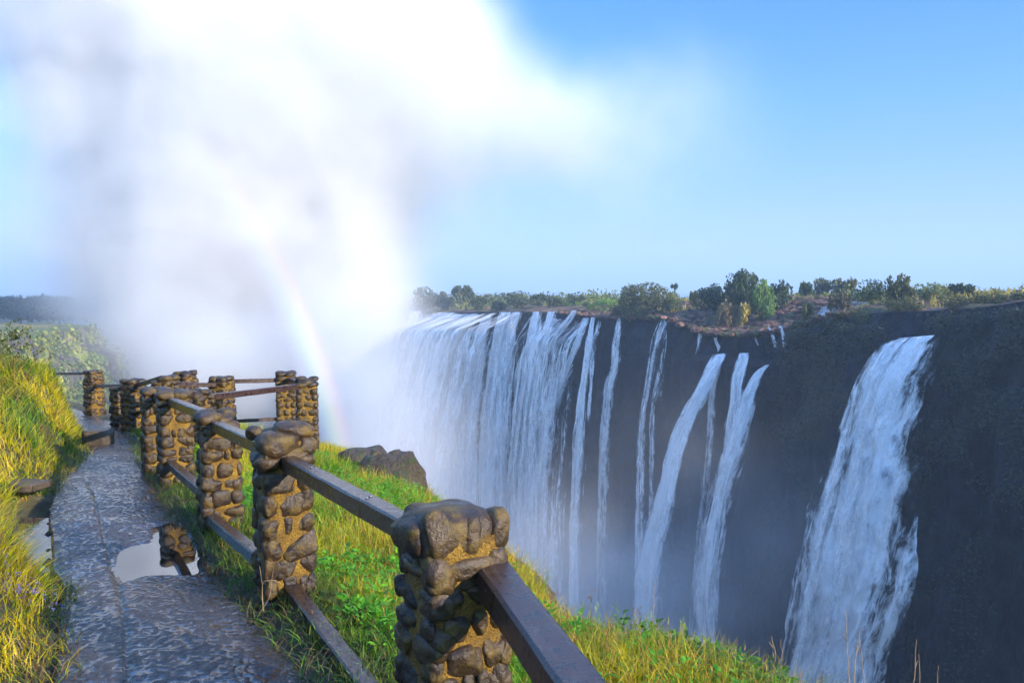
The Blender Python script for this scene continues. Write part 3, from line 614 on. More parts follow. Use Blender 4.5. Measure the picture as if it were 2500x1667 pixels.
def tube(mb, pts, r0, r1, seg=6):
    pts = np.array(pts, float); n = len(pts); T = np.gradient(pts, axis=0); T = unit(T); ref = np.array([.31, .2, .93]); U = unit(np.cross(T, ref)); W = np.cross(T, U)
    r = np.linspace(r0, r1, n)[:, None, None]; a = np.linspace(0, 2 * math.pi, seg, endpoint=False)[None, :, None]
    V = (pts[:, None] + r * (np.cos(a) * U[:, None] + np.sin(a) * W[:, None])).reshape(-1, 3); i = np.arange(n * seg).reshape(n, seg); j = np.roll(i, -1, 1)
    mb.add(V, np.stack([i[:-1], j[:-1], j[1:], i[1:]], -1).reshape(-1, 4))
def twig(name, pxs, d, r, label, side=(), cat='dry stalk', group=None):
    """a bare stem standing at depth d through the given pixels"""
    mb = MB(); P = np.array([at(a, b, d) for a, b in pxs]); g = near_z(P[0, 0], P[0, 1]); 
    if P[0, 2] > g: P = np.concatenate([[[P[0, 0], P[0, 1], float(g) - .02]], P])
    t = np.linspace(0, len(P) - 1, 14); Q_ = np.stack([np.interp(t, range(len(P)), P[:, k]) for k in range(3)], -1)
    Q_[1:] += rng.normal(0, .0015, Q_[1:].shape); o = P[0].copy()
    tube(mb, Q_ - o, r, r * .4, 5)
    for i, (dx, dz) in side: q = Q_[i] - o; tube(mb, [q, q + np.array([dx * .5, .01, dz * .6]), q + np.array([dx, .02, dz])], r * .6, r * .3, 4)
    ob = mb.build(name, M_dry); ob.location = o; return tag(ob, label, cat, group)
G = 'bare stalks rising above the grass on the cliff edge'
twig('dry_stalk', [(1880, 1667), (1895, 1600), (1884, 1552)], 3.95, .0035, 'pale bare stalk beside the leafy clump at the end of the rim grass', [(6, (.07, .03)), (9, (-.03, .06))], group=G)
twig('dry_stalk', [(1592, 1560), (1594, 1480), (1598, 1420)], 4.5, .0025, 'very tall dark bare stalk rising above the leafy tuft over the diagonal fall', [(8, (.02, .04))], group=G)
twig('dry_stalk', [(1905, 1640), (1912, 1600), (1905, 1560)], 3.9, .0025, 'short hooked stalk immediately right of the pale one', [(6, (.05, -.01))], group=G)
twig('dry_stalk', [(2075, 1700), (2070, 1600), (2063, 1485)], 3.6, .003, 'tall grey stalk standing in front of the right waterfall, left of the pair', [(10, (-.02, .03))], group=G)
twig('dry_stalk', [(2082, 1700), (2090, 1600), (2100, 1530)], 3.55, .003, 'reddish leaning stalk crossing another before the right waterfall', [(9, (.03, .04))], group=G)
twig('dry_stalk', [(2112, 1700), (2105, 1620), (2098, 1560)], 3.6, .0025, 'straight stalk right of the crossed pair before the waterfall', group=G)
twig('dry_stalk', [(2225, 1720), (2232, 1640), (2237, 1560)], 3.45, .003, 'grey stalk right of the right waterfall against the dark cliff', [(9, (.02, .03))], group=G)
twig('dry_stalk', [(2243, 1720), (2246, 1650), (2242, 1595)], 3.45, .0025, 'shorter of the two stalks against the dark cliff', group=G)
twig('dry_stalk', [(2285, 1720), (2288, 1660), (2290, 1625)], 3.4, .0025, 'small stalk far right against the dark cliff at the frame bottom', group=G)
twig('dry_stalk', [(1770, 1667), (1790, 1610), (1800, 1560)], 4.1, .003, 'thin straw coloured stalk leaning through the green leaves', group=G)
twig('dry_stalk', [(2, 1442), (60, 1441), (100, 1442), (146, 1438)], 4.3, .003, 'straw coloured stem lying out from the left bank over the path', [(4, (-.03, .05)), (6, (.05, .02))])
twig('dry_stalk', [(0, 1275), (30, 1295), (60, 1310)], 5.6, .0025, 'thin dry twig hanging over the bare soil of the left bank', [(8, (.02, -.03))])
twig('dry_stalk', [(640, 1418), (670, 1415), (690, 1425)], 4.45, .003, 'orange dry twig caught across the second pillar foot', [(4, (-.02, .10)), (7, (.0, -.12))])
twig('dry_stalk', [(628, 1500), (650, 1475), (662, 1440), (668, 1380)], 4.4, .002, 'curved dry grass stem clinging to the second pillar', [(5, (.04, -.05))])

# ------------------------------------------------------------------ far side of the gorge
L0 = np.array([-33., 260.]); L1 = np.array([48.6, 90.]); DIRT = L1 - L0; LEN = np.hypot(*DIRT); NRM = np.array([-.9014, -.4330]); NRM /= np.hypot(*NRM)
def t_of(px): r = (px - CX) / F / cp * 1.0; return (r * L0[1] - L0[0]) / (DIRT[0] - r * DIRT[1])
lipP = [(700, 790), (900, 778), (1000, 770), (1100, 764), (1280, 760), (1400, 768), (1480, 778), (1550, 782), (1640, 780), (1700, 808), (1755, 824), (1850, 826), (1900, 820), (1960, 804), (2050, 772), (2150, 764), (2285, 760), (2400, 748), (2500, 738)]
LT = np.array([t_of(a) for a, b in lipP]); LZ = np.array([at(a, b, L0[1] + DIRT[1] * t_of(a))[2] for a, b in lipP])
LT = np.concatenate([[-4], LT, [1.6]]); LZ = np.concatenate([[LZ[0]], LZ, [-.4]])
def lipz(t): return np.interp(t, LT, LZ)
def zin(t): return np.interp(t, [-4, 0, .3, .6, .8, 1, 1.2], [-4.5, -3.4, -2.7, -2.0, -.9, -.25, 0.])
def ledge(t): return 4.5 * sst(t_of(1735), t_of(1760), t) * (1 - sst(t_of(1905), t_of(1960), t))
ZLED = -9.4
def bulge(t): return 5.0 * sst(t_of(1900), t_of(2080), t)
def face_out(t, h, z):
    """how far the rock face stands out from the lip line at drop h"""
    return .10 * h + ledge(t) * sst(0, -.8, z - ZLED) + bulge(t) * sst(0, 14, h) + .8 * sst(0, 3, h)
def plateau_z(t, w): return lipz(t) + (zin(t) - lipz(t)) * sst(-4, 24, w)
ts = np.concatenate([np.arange(-4, -.3, .03), np.arange(-.3, 1.12, .0035), np.arange(1.12, 1.6, .02)])
hs = np.concatenate([np.arange(0, 30, .55), np.arange(30, 100, 1.6)])[::-1]; wi = np.concatenate([np.arange(.5, 45, .6), 45 + 1.6 * 1.13 ** np.arange(0, 44)])
rows = []; colr = []
T1 = ts
def jit(t, s, sc, o=4): return fbm(P3(t * LEN / sc, 0, 0), s, o)
lipx = 1.8 * jit(ts, 70, 9) + 1.2 * jit(ts, 71, 2.5)
for h in hs:
    z = lipz(ts) - h + .35 * jit(ts, 72, 2) * (h < 3); a = face_out(ts, h, z)
    q = P3(ts * LEN, h, 0); d = 2.6 * fbm(P3(ts * LEN / 7, h / 22, 3), 73, 4) + 1.3 * fbm(P3(ts * LEN / 1.8, h / 9, 8), 74, 3) + .5 * fbm(P3(ts * LEN / 3, h / 1.4, 5), 75, 3)
    a = a + d * sst(-1, 5, h) + lipx * (1 - sst(0, 12, h)); rows.append(P3(L0[0] + DIRT[0] * ts + NRM[0] * a, L0[1] + DIRT[1] * ts + NRM[1] * a, z))
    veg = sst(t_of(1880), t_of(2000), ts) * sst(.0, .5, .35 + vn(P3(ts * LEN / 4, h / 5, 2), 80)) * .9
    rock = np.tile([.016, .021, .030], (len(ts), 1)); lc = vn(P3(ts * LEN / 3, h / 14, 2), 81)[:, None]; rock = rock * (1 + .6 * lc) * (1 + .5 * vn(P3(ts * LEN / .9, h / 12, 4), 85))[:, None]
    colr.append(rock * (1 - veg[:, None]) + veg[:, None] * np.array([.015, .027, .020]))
for w in wi:
    rk = 1 - sst(12, 26, w + 8 * jit(ts, 77, 14))
    z = plateau_z(ts, w); d = 1.1 * fbm(P3(ts * LEN / 5, w / 4, 0), 76, 5) + .5 * np.abs(fbm(P3(ts * LEN / 1.6, w / 1.3, 9), 78, 3))
    z = z + d * rk * sst(0, 3, w) * (1 - .5 * (ts < .5)) + .5 * fbm(P3(ts * LEN / 30, w / 30, 0), 79, 3) * sst(20, 60, w)
    z = np.where(w > 400, np.minimum(z, z * .5 - 3), z)
    a = -w + lipx * (1 - sst(0, 12, w)); rows.append(P3(L0[0] + DIRT[0] * ts + NRM[0] * a, L0[1] + DIRT[1] * ts + NRM[1] * a, z))
    g = 1 - rk; gc = vn(P3(ts * LEN / 11, w / 9, 3), 82)
    gr = colmix((.26, .22, .05), (.10, .16, .03), np.clip(.5 + gc, 0, 1)); rc = colmix((.13, .075, .055), (.26, .17, .11), np.clip(.5 + .9 * vn(P3(ts * LEN / 2.2, w / 2, 1), 83), 0, 1))
    mossy = np.clip(vn(P3(ts * LEN / 4, w / 4, 7), 84) * 2, 0, .7)[:, None]; rc = rc * (1 - mossy) + mossy * np.array([.09, .10, .03])
    colr.append(rc * (1 - g[:, None]) + gr * g[:, None])
rows = np.array(rows); colr = np.array(colr)
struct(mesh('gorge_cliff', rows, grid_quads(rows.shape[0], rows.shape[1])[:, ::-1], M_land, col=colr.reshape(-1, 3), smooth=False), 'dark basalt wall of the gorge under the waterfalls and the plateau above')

# near side rim running away to the left, with its fields
R2 = np.array([(60, -75), (22, -20), (10, -5), (5, 0), (1.0, 4), (-2.5, 8), (-3.6, 13), (-9, 19), (-24, 36), (-52, 72), (-84, 118), (-101, 150), (-112, 176), (-122, 205), (-134.5, 258), (-150, 272), (-210, 300), (-330, 360), (-700, 600), (-1500, 1300)], float)
seg = np.hypot(*np.diff(R2, axis=0).T); S = np.concatenate([[0], np.cumsum(seg)])
ss = np.concatenate([np.arange(0, S[9], 4), np.arange(S[9], S[16], .9), np.arange(S[16], S[19], 12)])
rx = np.interp(ss, S, R2[:, 0]); ry = np.interp(ss, S, R2[:, 1]); 
for _ in range(3): rx[1:-1] = (rx[:-2] + rx[1:-1] * 2 + rx[2:]) / 4; ry[1:-1] = (ry[:-2] + ry[1:-1] * 2 + ry[2:]) / 4
tx_ = np.gradient(rx); ty_ = np.gradient(ry)
def gsm(a, k=41):
    K_ = np.hanning(k); K_ /= K_.sum(); return np.convolve(np.pad(a, k // 2, mode='edge'), K_, 'valid')
tx_, ty_ = gsm(tx_), gsm(ty_)
ln = np.hypot(tx_, ty_); nx_, ny_ = ty_ / ln, -tx_ / ln
dist = np.hypot(rx, ry)
ztop = np.interp(dist, [0, 12, 30, 80, 160, 215, 262, 300, 900], [-4.0, -4.2, -5.5, -8.5, -11.3, -10.4, -10.3, -10.6, -11])
rows = []; colr = []
for h in np.concatenate([np.arange(0, 26, .8), np.arange(26, 95, 3)])[::-1]:
    a = .22 * h + 4.5 * sst(6, 8.5, h + 2 * fbm(P3(ss / 20, 0, 0), 90, 2)) + (2.2 * fbm(P3(ss / 5, h / 12, 1), 91, 4) + 1.2 * fbm(P3(ss / 2, h / 2.5, 4), 92, 3)) * sst(0, 3, h) * sst(30, 60, dist)
    rows.append(P3(rx + nx_ * a, ry + ny_ * a, ztop - h)); v = sst(-.25, .3, fbm(P3(ss / 6, h / 4, 2), 93, 4) - .12 * sst(8, 22, h))[:, None]
    colr.append(np.array([.13, .11, .10]) * (1 - v) + v * colmix((.14, .22, .04), (.50, .48, .08), np.clip(.4 + vn(P3(ss / 4, h / 3, 6), 94), 0, 1)))
for w in np.concatenate([[.6, 1.5, 3], 4 * 1.16 ** np.arange(0, 52)]):
    z = ztop + .8 * fbm(P3(ss / 12, w / 12, 0), 95, 3) * sst(30, 60, dist) * sst(0, 5, w) + .6 * sst(10, 200, w)
    rows.append(P3(rx - nx_ * w, ry - ny_ * w, z)); g = np.clip(.5 + fbm(P3(ss / 40, w / 25, 5), 96, 3) * 1.4 + .3 * (w < 60), 0, 1)
    colr.append(colmix((.42, .30, .14), (.16, .19, .05), g))
rows = np.array(rows); colr = np.array(colr)
struct(mesh('rim_land', rows, grid_quads(rows.shape[0], rows.shape[1]), M_land, col=colr.reshape(-1, 3), smooth=False), 'near side of the gorge with its green cliff and pale fields beyond')

# gorge river, horizon land and hills
V = P3(*[a.ravel() for a in np.meshgrid(np.linspace(-700, 300, 30), np.linspace(-60, 900, 30))], -92.)
struct(mesh('river', V, grid_quads(30, 30), watermat('river_water', (.03, .05, .05), .2)), 'river on the gorge floor')
rr_ = np.concatenate([[200], 260 * 1.25 ** np.arange(0, 20)]); an = np.linspace(-math.pi, math.pi, 160)
RRR, AAA = np.meshgrid(rr_, an, indexing='ij')
Zh = -16 - 60 * (RRR < 700) + 0 * RRR
ridge = np.exp(-((RRR - 5200) / 1500) ** 2) * (18 + 16 * fbm(P3(np.sin(AAA) * 9, np.cos(AAA) * 9, 0), 101, 4))
struct(mesh('horizon_land', P3(RRR * np.sin(AAA), RRR * np.cos(AAA), Zh + ridge), grid_quads(*RRR.shape), M_landfar, col=np.tile([.08, .10, .05], (RRR.size, 1))), 'distant flat bush country reaching the horizon')

# ------------------------------------------------------------------ trees
BUILT = {}
def crown_mesh(n, seed, shape, size, c0, c1, sx=1., gap=.0):
    r = np.random.default_rng(seed); k = {'dome': 26, 'flat': 16, 'sparse': 30, 'bush': 18}[shape]
    cen = []
    for i in range(k):
        a = r.uniform(0, 6.28); q = math.sqrt(r.uniform(0, 1)); 
        if shape == 'dome': cen.append((q * .62 * math.cos(a), q * .62 * math.sin(a), r.uniform(-.45, .55) * (1 - .35 * q), r.uniform(.20, .38)))
        elif shape == 'flat': cen.append((q * .8 * math.cos(a), q * .8 * math.sin(a), r.uniform(.25, .55), r.uniform(.16, .30)))
        elif shape == 'sparse': cen.append((q * .75 * math.cos(a), q * .75 * math.sin(a), r.uniform(-.6, .5) * (1 - .3 * q), r.uniform(.13, .25)))
        else: cen.append((q * .72 * math.cos(a), q * .72 * math.sin(a), r.uniform(-.6, .35) * (1 - .3 * q), r.uniform(.26, .42)))
    cen = np.array(cen); w = cen[:, 3] ** 2; idx = r.choice(k, n, p=w / w.sum()); d = unit(r.normal(0, 1, (n, 3)))
    rad = cen[idx, 3] * (.62 + .42 * r.uniform(0, 1, n) ** .5) * (1 + .22 * fbm(d * 2.2 + idx[:, None] * 5, seed, 2))
    C = cen[idx, :3] + d * rad[:, None] * np.array([1, 1, .72 if shape != 'flat' else .45])
    C = C * np.array([sx, sx, 1]); nrm = unit(d * .8 + r.normal(0, .6, (n, 3))); dv = unit(np.cross(nrm, r.normal(0, 1, (n, 3))))
    L = size * r.uniform(.6, 1.4, n); tone = r.uniform(0, 1, n) * .6 + .4 * (vn(C * 3 + seed, 5) * .5 + .5)
    col = colmix(c0, c1, tone); 
    s = np.cross(nrm, dv); L_ = L[:, None]
    V = np.stack([C - dv * L_ * .5, C + s * L_ * .32, C + dv * L_ * .5, C - s * L_ * .32], 1).reshape(-1, 3); Q = np.arange(n * 4).reshape(-1, 4)
    return V, Q, np.repeat(col, 4, 0), cen
def make_tree(name, base, H, Wd, shape, c0, c1, label, cat, group=None, n=1500, seed=1, trunk=.35, leaf=.32):
    """H total height, Wd crown width in metres"""
    o = empty(name, base); ch = H * (1 - trunk) if shape != 'bush' else H
    low = trunk * H if shape != 'bush' else 0
    V, Q, C, cen = crown_mesh(n, seed, shape, leaf * 2 / Wd, c0, c1)
    zmin, zmax = np.percentile(V[:, 2], 1), np.percentile(V[:, 2], 99.5); V = V.copy(); xs_ = max(np.percentile(abs(V[:, 0]), 98), .4); V[:, :2] *= Wd / 2 / xs_; V[:, 2] = (V[:, 2] - zmin) / (zmax - zmin) * (H - low * .8) + low * .8
    mesh('crown', V, Q, M_leaf, o, smooth=False, col=C)
    mb = MB(); r = random.Random(seed); tr = max(.09, H * .028) if H > 1.1 else .012
    if shape == 'bush':
        for k in range(5): tube(mb, [(0, 0, -.4), (r.uniform(-.2, .2) * Wd, r.uniform(-.2, .2) * Wd, H * .4), (r.uniform(-.35, .35) * Wd, r.uniform(-.35, .35) * Wd, H * .7)], tr * .6, tr * .2, 5)
    else:
        tube(mb, [(0, 0, -.5), (.03 * H, 0, low * .6), (0, .02 * H, low + .15 * ch), (.0, 0, low + .55 * ch)], tr, tr * .35, 7)
        for k in range(7):
            c = cen[k % len(cen)]; e = np.array([c[0] * Wd / 2 / xs_, c[1] * Wd / 2 / xs_, low * .8 + (c[2] - zmin) / (zmax - zmin) * (H - low * .8)])
            s0 = np.array([0, 0, low * r.uniform(.6, 1.1)]); tube(mb, [s0, s0 * .45 + e * .55 + np.array([0, 0, -.04 * H]), e], tr * .5, tr * .15, 5)
    mb.build('trunk' if shape != 'bush' else 'stems', M_bark, o)
    return tag(o, label, cat, group)
def inland(px, d):
    """ground point on the plateau seen at column px, d metres away in y"""
    x = (px - CX) / F / cp * d; t_ = ((x - L0[0]) * DIRT[0] + (d - L0[1]) * DIRT[1]) / LEN ** 2; w = -((x - L0[0] - DIRT[0] * t_) * NRM[0] + (d - L0[1] - DIRT[1] * t_) * NRM[1])
    z = plateau_z(np.array([t_]), np.array([max(w, 0)]))[0] if w > 0 else lipz(t_) + w * 2
    return x, d, z, w
def rimd(px): t = t_of(px); return L0[1] + DIRT[1] * t
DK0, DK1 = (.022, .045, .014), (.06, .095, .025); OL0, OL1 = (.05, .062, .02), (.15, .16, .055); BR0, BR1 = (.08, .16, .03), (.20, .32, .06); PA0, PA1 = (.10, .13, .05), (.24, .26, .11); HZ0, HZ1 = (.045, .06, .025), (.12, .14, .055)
TG = 'trees and bushes on the plateau above the falls'
# px centre, top py, width px, offset behind rim, shape, colours, name, label, leaf count
TREES = [
 (1037, 700, 66, 30, 'dome', HZ0, HZ1, 'tree', 'hazy tree leftmost on the plateau, nearly lost in the spray', 900),
 (1086, 712, 46, 34, 'dome', HZ0, HZ1, 'tree', 'small rounded hazy tree left of the flat topped tree', 700),
 (1130, 696, 52, 40, 'flat', HZ0, HZ1, 'acacia_tree', 'hazy flat topped tree standing highest above the white curtain', 900),
 (1172, 719, 66, 24, 'bush', HZ0, HZ1, 'bush', 'broad hazy bush just right of the flat topped tree', 1000),
 (1220, 731, 40, 16, 'bush', PA0, PA1, 'bush', 'low olive yellow bush between two darker ones at the lip', 700),
 (1262, 711, 84, 26, 'dome', HZ0, HZ1, 'tree', 'wide dark tree with ragged top midway above the curtain falls', 1600),
 (1316, 717, 42, 50, 'dome', HZ0, HZ1, 'tree', 'small blue green tree right of the wide ragged one', 700),
 (1356, 724, 48, 40, 'bush', DK0, HZ1, 'bush', 'low green bush right of the small blue green tree', 700),
 (1404, 719, 50, 60, 'dome', HZ0, HZ1, 'tree', 'rounded distant tree behind the yellow grass strip', 700),
 (1472, 727, 76, 20, 'bush', BR0, BR1, 'bush', 'bright lime bush against the left flank of the big grey green bush', 1100),
 (1440, 730, 40, 26, 'bush', PA0, PA1, 'bush', 'smaller lime bush left of the bright lime one', 600),
 (1571, 692, 118, 4, 'bush', OL0, OL1, 'large_bush', 'big spreading grey green bush on the very lip of the falls', 5200),
 (1520, 738, 60, 5, 'bush', (.06, .055, .03), (.14, .11, .06), 'bush', 'low dull brown scrub left of the big grey green bush', 900),
 (1642, 711, 44, 22, 'bush', PA0, PA1, 'bush', 'pale shrub behind the big grey green bush under the palm', 900),
 (1696, 709, 26, 30, 'bush', HZ0, HZ1, 'bush', 'small hazy bush between the palm and the dark round tree', 500),
 (1739, 694, 62, 22, 'dome', DK0, DK1, 'tree', 'dark green tree tucked left of the tallest round tree', 1800),
 (1812, 662, 84, 24, 'dome', DK0, DK1, 'tree', 'tallest round dark green tree on the plateau', 4200),
 (1860, 682, 50, 20, 'bush', BR0, (.15, .25, .05), 'tree', 'bright green tree bulging from the right flank of the tallest dark tree', 1400),
 (1775, 739, 52, 10, 'bush', (.13, .09, .04), (.27, .20, .09), 'bush', 'rusty orange bush on the rocks below the tallest tree', 1100),
 (1812, 738, 30, 13, 'bush', (.28, .22, .04), (.46, .36, .08), 'bush', 'yellow tuft right of the rusty orange bush', 600),
 (1899, 686, 52, 34, 'bush', DK0, DK1, 'bush', 'dark dome shaped bush right of the bright green tree', 1300),
 (1965, 687, 34, 60, 'dome', PA0, PA1, 'tree', 'leftmost pale tree of the row of pale trees', 900),
 (2006, 678, 42, 60, 'dome', (.09, .11, .06), (.2, .2, .11), 'tree', 'pale feathery tree second in the pale row', 700),
 (2043, 678, 36, 60, 'dome', (.09, .11, .06), (.2, .2, .11), 'tree', 'pale feathery tree third in the pale row', 700),
 (2074, 677, 24, 60, 'flat', (.09, .11, .06), (.2, .2, .11), 'tree', 'narrow pale tree at the right end of the pale row', 500),
 (2122, 682, 92, 32, 'bush', DK0, (.07, .12, .03), 'bush', 'wide dark green thicket right of the pale row', 2200),
 (2047, 706, 56, 10, 'bush', (.04, .04, .025), (.10, .09, .05), 'bush', 'dull brown scrub above the small white cascade', 1100),
 (2196, 671, 62, 8, 'sparse', OL0, OL1, 'acacia_tree', 'scraggy bare limbed tree leaning over the cliff edge', 1500),
 (2262, 690, 84, 22, 'bush', PA0, PA1, 'bush', 'pale grey green scrub right of the scraggy tree', 1800),
 (2324, 690, 34, 34, 'bush', DK0, DK1, 'bush', 'small dark bush, left one of a pair on the skyline', 600),
 (2357, 692, 34, 34, 'bush', DK0, DK1, 'bush', 'small dark bush, right one of the skyline pair', 600),
 (2210, 728, 90, 3, 'bush', OL0, (.12, .12, .045), 'bush', 'olive bush hanging below the scraggy tree at the rim', 2000),
 (2420, 705, 90, 8, 'bush', OL0, (.13, .13, .05), 'bush', 'low olive scrub on the right rim with reddish twigs', 1600),
 (2490, 706, 60, 8, 'bush', OL0, (.13, .13, .05), 'bush', 'low olive scrub cut by the right frame edge', 1000),
 (2330, 716, 80, 4, 'bush', OL0, OL1, 'bush', 'olive scrub on the rim under the skyline pair', 1600),
 (1967, 738, 30, 4, 'bush', OL0, OL1, 'bush', 'lone olive shrub on bare rock left of the small cascade', 500),
 (2075, 752, 110, -1, 'bush', OL0, (.16, .16, .06), 'bush', 'sunlit olive thicket right of the small white cascade', 2400),
 (1985, 792, 120, -5, 'bush', (.03, .035, .018), (.07, .075, .03), 'bush', 'dark shaded thicket below the small white cascade', 2600),
]
for i, (px, top, wpx, off, sh, c0, c1, nm, lab, n) in enumerate(TREES):
    d = rimd(px) + off * .55; x, yy, z, w = inland(px, d); H = at(px, top, d)[2] - z; Wm = wpx / F * d
    if off < 2: H = max(2.5, wpx * .5 / F * d); z = at(px, top, d)[2] - H
    H = max(H, 1.2)
    make_tree(nm, (x, d, z - .1), H, Wm, sh, c0, c1, lab, 'tree' if 'tree' in nm else 'bush', TG, n, 200 + i, .10 if sh != 'flat' else .45, leaf=.0022 * d)
# the thin palm
d = rimd(1645) + 40; x, yy, z, w = inland(1645, d); H = at(1645, 699, d)[2] - z
pt = tag(empty('palm_tree', (x, d, z)), 'tiny lone palm on a thin trunk above the skyline', 'palm', TG)
mb = MB(); tube(mb, [(0, 0, -.4), (.1, 0, H * .5), (0, 0, H)], .16, .10, 6); mb.build('trunk', M_bark, pt)
C = np.tile([0, 0, H], (70, 1)).astype(float); dv = unit(rng.normal(0, 1, (70, 3)) * [1, 1, .7]); leaves('crown', C, unit(np.cross(dv, rng.normal(0, 1, (70, 3)))), dv, np.full(70, 1.0), np.full(70, .28), np.tile([.05, .08, .03], (70, 1)), None, None, kind=None, parent=pt)
# bush at the far left on the bank
p = at(2, 905, 11.5); p[2] = near_z(p[0], p[1])
make_tree('bush', p, .75, .9, 'bush', OL0, (.12, .13, .04), 'thin twiggy bush at the left frame edge on top of the bank', 'bush', None, 900, 400, .2, leaf=.04)

# scrub covering the shaded slope to the right of the falls and the rim
def surf_pt(t, h):
    z = lipz(t) - h; a = face_out(t, h, z) + lipx_at(t) * (1 - sst(0, 12, h)) + .6
    return P3(L0[0] + DIRT[0] * t + NRM[0] * a, L0[1] + DIRT[1] * t + NRM[1] * a, z)
def lipx_at(t): return 1.8 * jit(t, 70, 9) + 1.2 * jit(t, 71, 2.5)
n = 70000; t = rng.uniform(t_of(1850), 1.13, n); h = 45 * rng.uniform(0, 1, n) ** 1.6 + 1.0
kp = (rng.uniform(0, 1, n) < sst(t_of(1900), t_of(2040), t) * (1 - .7 * sst(8, 32, h))) & (fbm(P3(t * LEN / 3.5, h / 3.5, 0), 110, 3) > -.05 + .25 * sst(4, 25, h))
t, h = t[kp], h[kp]; n = len(t); C = surf_pt(t, h) + rng.normal(0, .4, (n, 3)); C[:, :2] += NRM[None] * rng.uniform(0, 1.5, n)[:, None]
lf = unit(np.array([NRM[0], NRM[1], .9]) + rng.normal(0, .6, (n, 3)))
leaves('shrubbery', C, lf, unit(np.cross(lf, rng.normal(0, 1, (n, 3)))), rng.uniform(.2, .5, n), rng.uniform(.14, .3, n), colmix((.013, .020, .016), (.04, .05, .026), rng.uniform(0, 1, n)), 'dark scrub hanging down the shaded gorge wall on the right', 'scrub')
# plateau grass and heath
n = 60000; t = rng.uniform(-.25, 1.12, n); w = 85 * rng.uniform(0, 1, n) ** .8 + 4; kp = vn(P3(t * LEN / 12, w / 8, 0), 120) + .7 * sst(12, 30, w) - .35 > 0; t, w = t[kp], w[kp]; n = len(t)
C = P3(L0[0] + DIRT[0] * t - NRM[0] * w, L0[1] + DIRT[1] * t - NRM[1] * w, plateau_z(t, w) - .2)
gcol = vn(P3(t * LEN / 14, w / 10, 5), 121); cc = colmix((.42, .33, .09), (.13, .20, .04), np.clip(.45 + 1.2 * gcol + rng.normal(0, .15, n), 0, 1))
blades('tall_grass', C, rng.uniform(.6, 1.9, n), rng.uniform(.16, .4, n), rng.uniform(.1, .7, n), rng.uniform(0, 6.28, n), cc, K=3, label='straw and lime tall grass across the plateau above the falls')
n = 52000; t = rng.uniform(-.25, 1.12, n); w = rng.uniform(16, 62, n); hg = vn(P3(t * LEN / 5.5, w / 7, 0), 140) + .5 * vn(P3(t * LEN / 2, w / 3, 3), 141); kp = hg > .05; t, w, hg = t[kp], w[kp], hg[kp]; n = len(t)
C = P3(L0[0] + DIRT[0] * t - NRM[0] * w, L0[1] + DIRT[1] * t - NRM[1] * w, plateau_z(t, w) - .2 + rng.uniform(0, 1, n) * np.clip(hg, 0, 1) * 3.4); lf = unit(rng.normal(0, 1, (n, 3)) + [.4, -.4, .5]); sz = rng.uniform(.25, .6, n) * np.clip(1.6 - t * .6, .8, 1.6)
leaves('undergrowth', C, lf, unit(np.cross(lf, rng.normal(0, 1, (n, 3)))), sz, sz * .7, colmix((.04, .06, .02), (.16, .19, .05), np.clip(.5 + .9 * vn(P3(t * LEN / 9, w / 9, 2), 142) + rng.normal(0, .2, n), 0, 1)), 'tangled low bushes between the trees on the plateau', 'undergrowth')
# rubble on the dry lip
mb = MB(); n = 3200; r = np.random.default_rng(5)
for i in range(n):
    tt = r.uniform(t_of(1380), t_of(2060)); w = r.uniform(-1.8, 26); v, f = ICO[1]; s = r.uniform(.25, 1.0) * np.array([1.3, 1., .6]) * (1 if tt > t_of(1600) else .6)
    v = v * s * (1 + .35 * r.normal(0, 1, (len(v), 1)) * .5); a = r.uniform(0, 6.28); v = v @ np.array([[math.cos(a), -math.sin(a), 0], [math.sin(a), math.cos(a), 0], [0, 0, 1]])
    c = np.array([L0[0] + DIRT[0] * tt - NRM[0] * w, L0[1] + DIRT[1] * tt - NRM[1] * w, plateau_z(np.array([tt]), np.array([max(w, 0)]))[0] + .2]); cl = np.array([.19, .105, .075]) * r.uniform(.4, 1.7) if r.random() < .8 else np.array([.10, .10, .035])
    mb.add(v + c, f, np.tile(cl, (len(v), 1)))
o = mb.build('rubble', M_land, smooth=False); tag(o, 'broken reddish basalt rubble on the dry lip of the falls', 'rubble', kind='stuff')
# bushes dotted on the green left cliff
n = 18000; i_ = rng.integers(0, len(ss), n); kp = (dist[i_] > 110) & (dist[i_] < 330) & (rx[i_] < 0); i_ = i_[kp]; n = len(i_); h = 24 * rng.uniform(0, 1, n) ** 1.1
kp = fbm(P3(ss[i_] / 6, h / 4, 2), 93, 4) > -.05; i_, h = i_[kp], h[kp]; n = len(i_)
a = .22 * h + 4.5 * sst(6, 8.5, h) + .8; C = P3(rx[i_] + nx_[i_] * a, ry[i_] + ny_[i_] * a, ztop[i_] - h) + rng.normal(0, .7, (n, 3)); lf = unit(np.stack([nx_[i_], ny_[i_], np.full(n, .8)], -1) + rng.normal(0, .6, (n, 3)))
leaves('shrubbery', C, lf, unit(np.cross(lf, rng.normal(0, 1, (n, 3)))), rng.uniform(.8, 1.8, n), rng.uniform(.5, 1.0, n), colmix((.07, .11, .025), (.34, .36, .06), np.clip(rng.uniform(0, 1, n) + .6 * vn(C / 7, 5), 0, 1)), 'yellow green scrub on the sunlit cliff at far left', 'scrub')
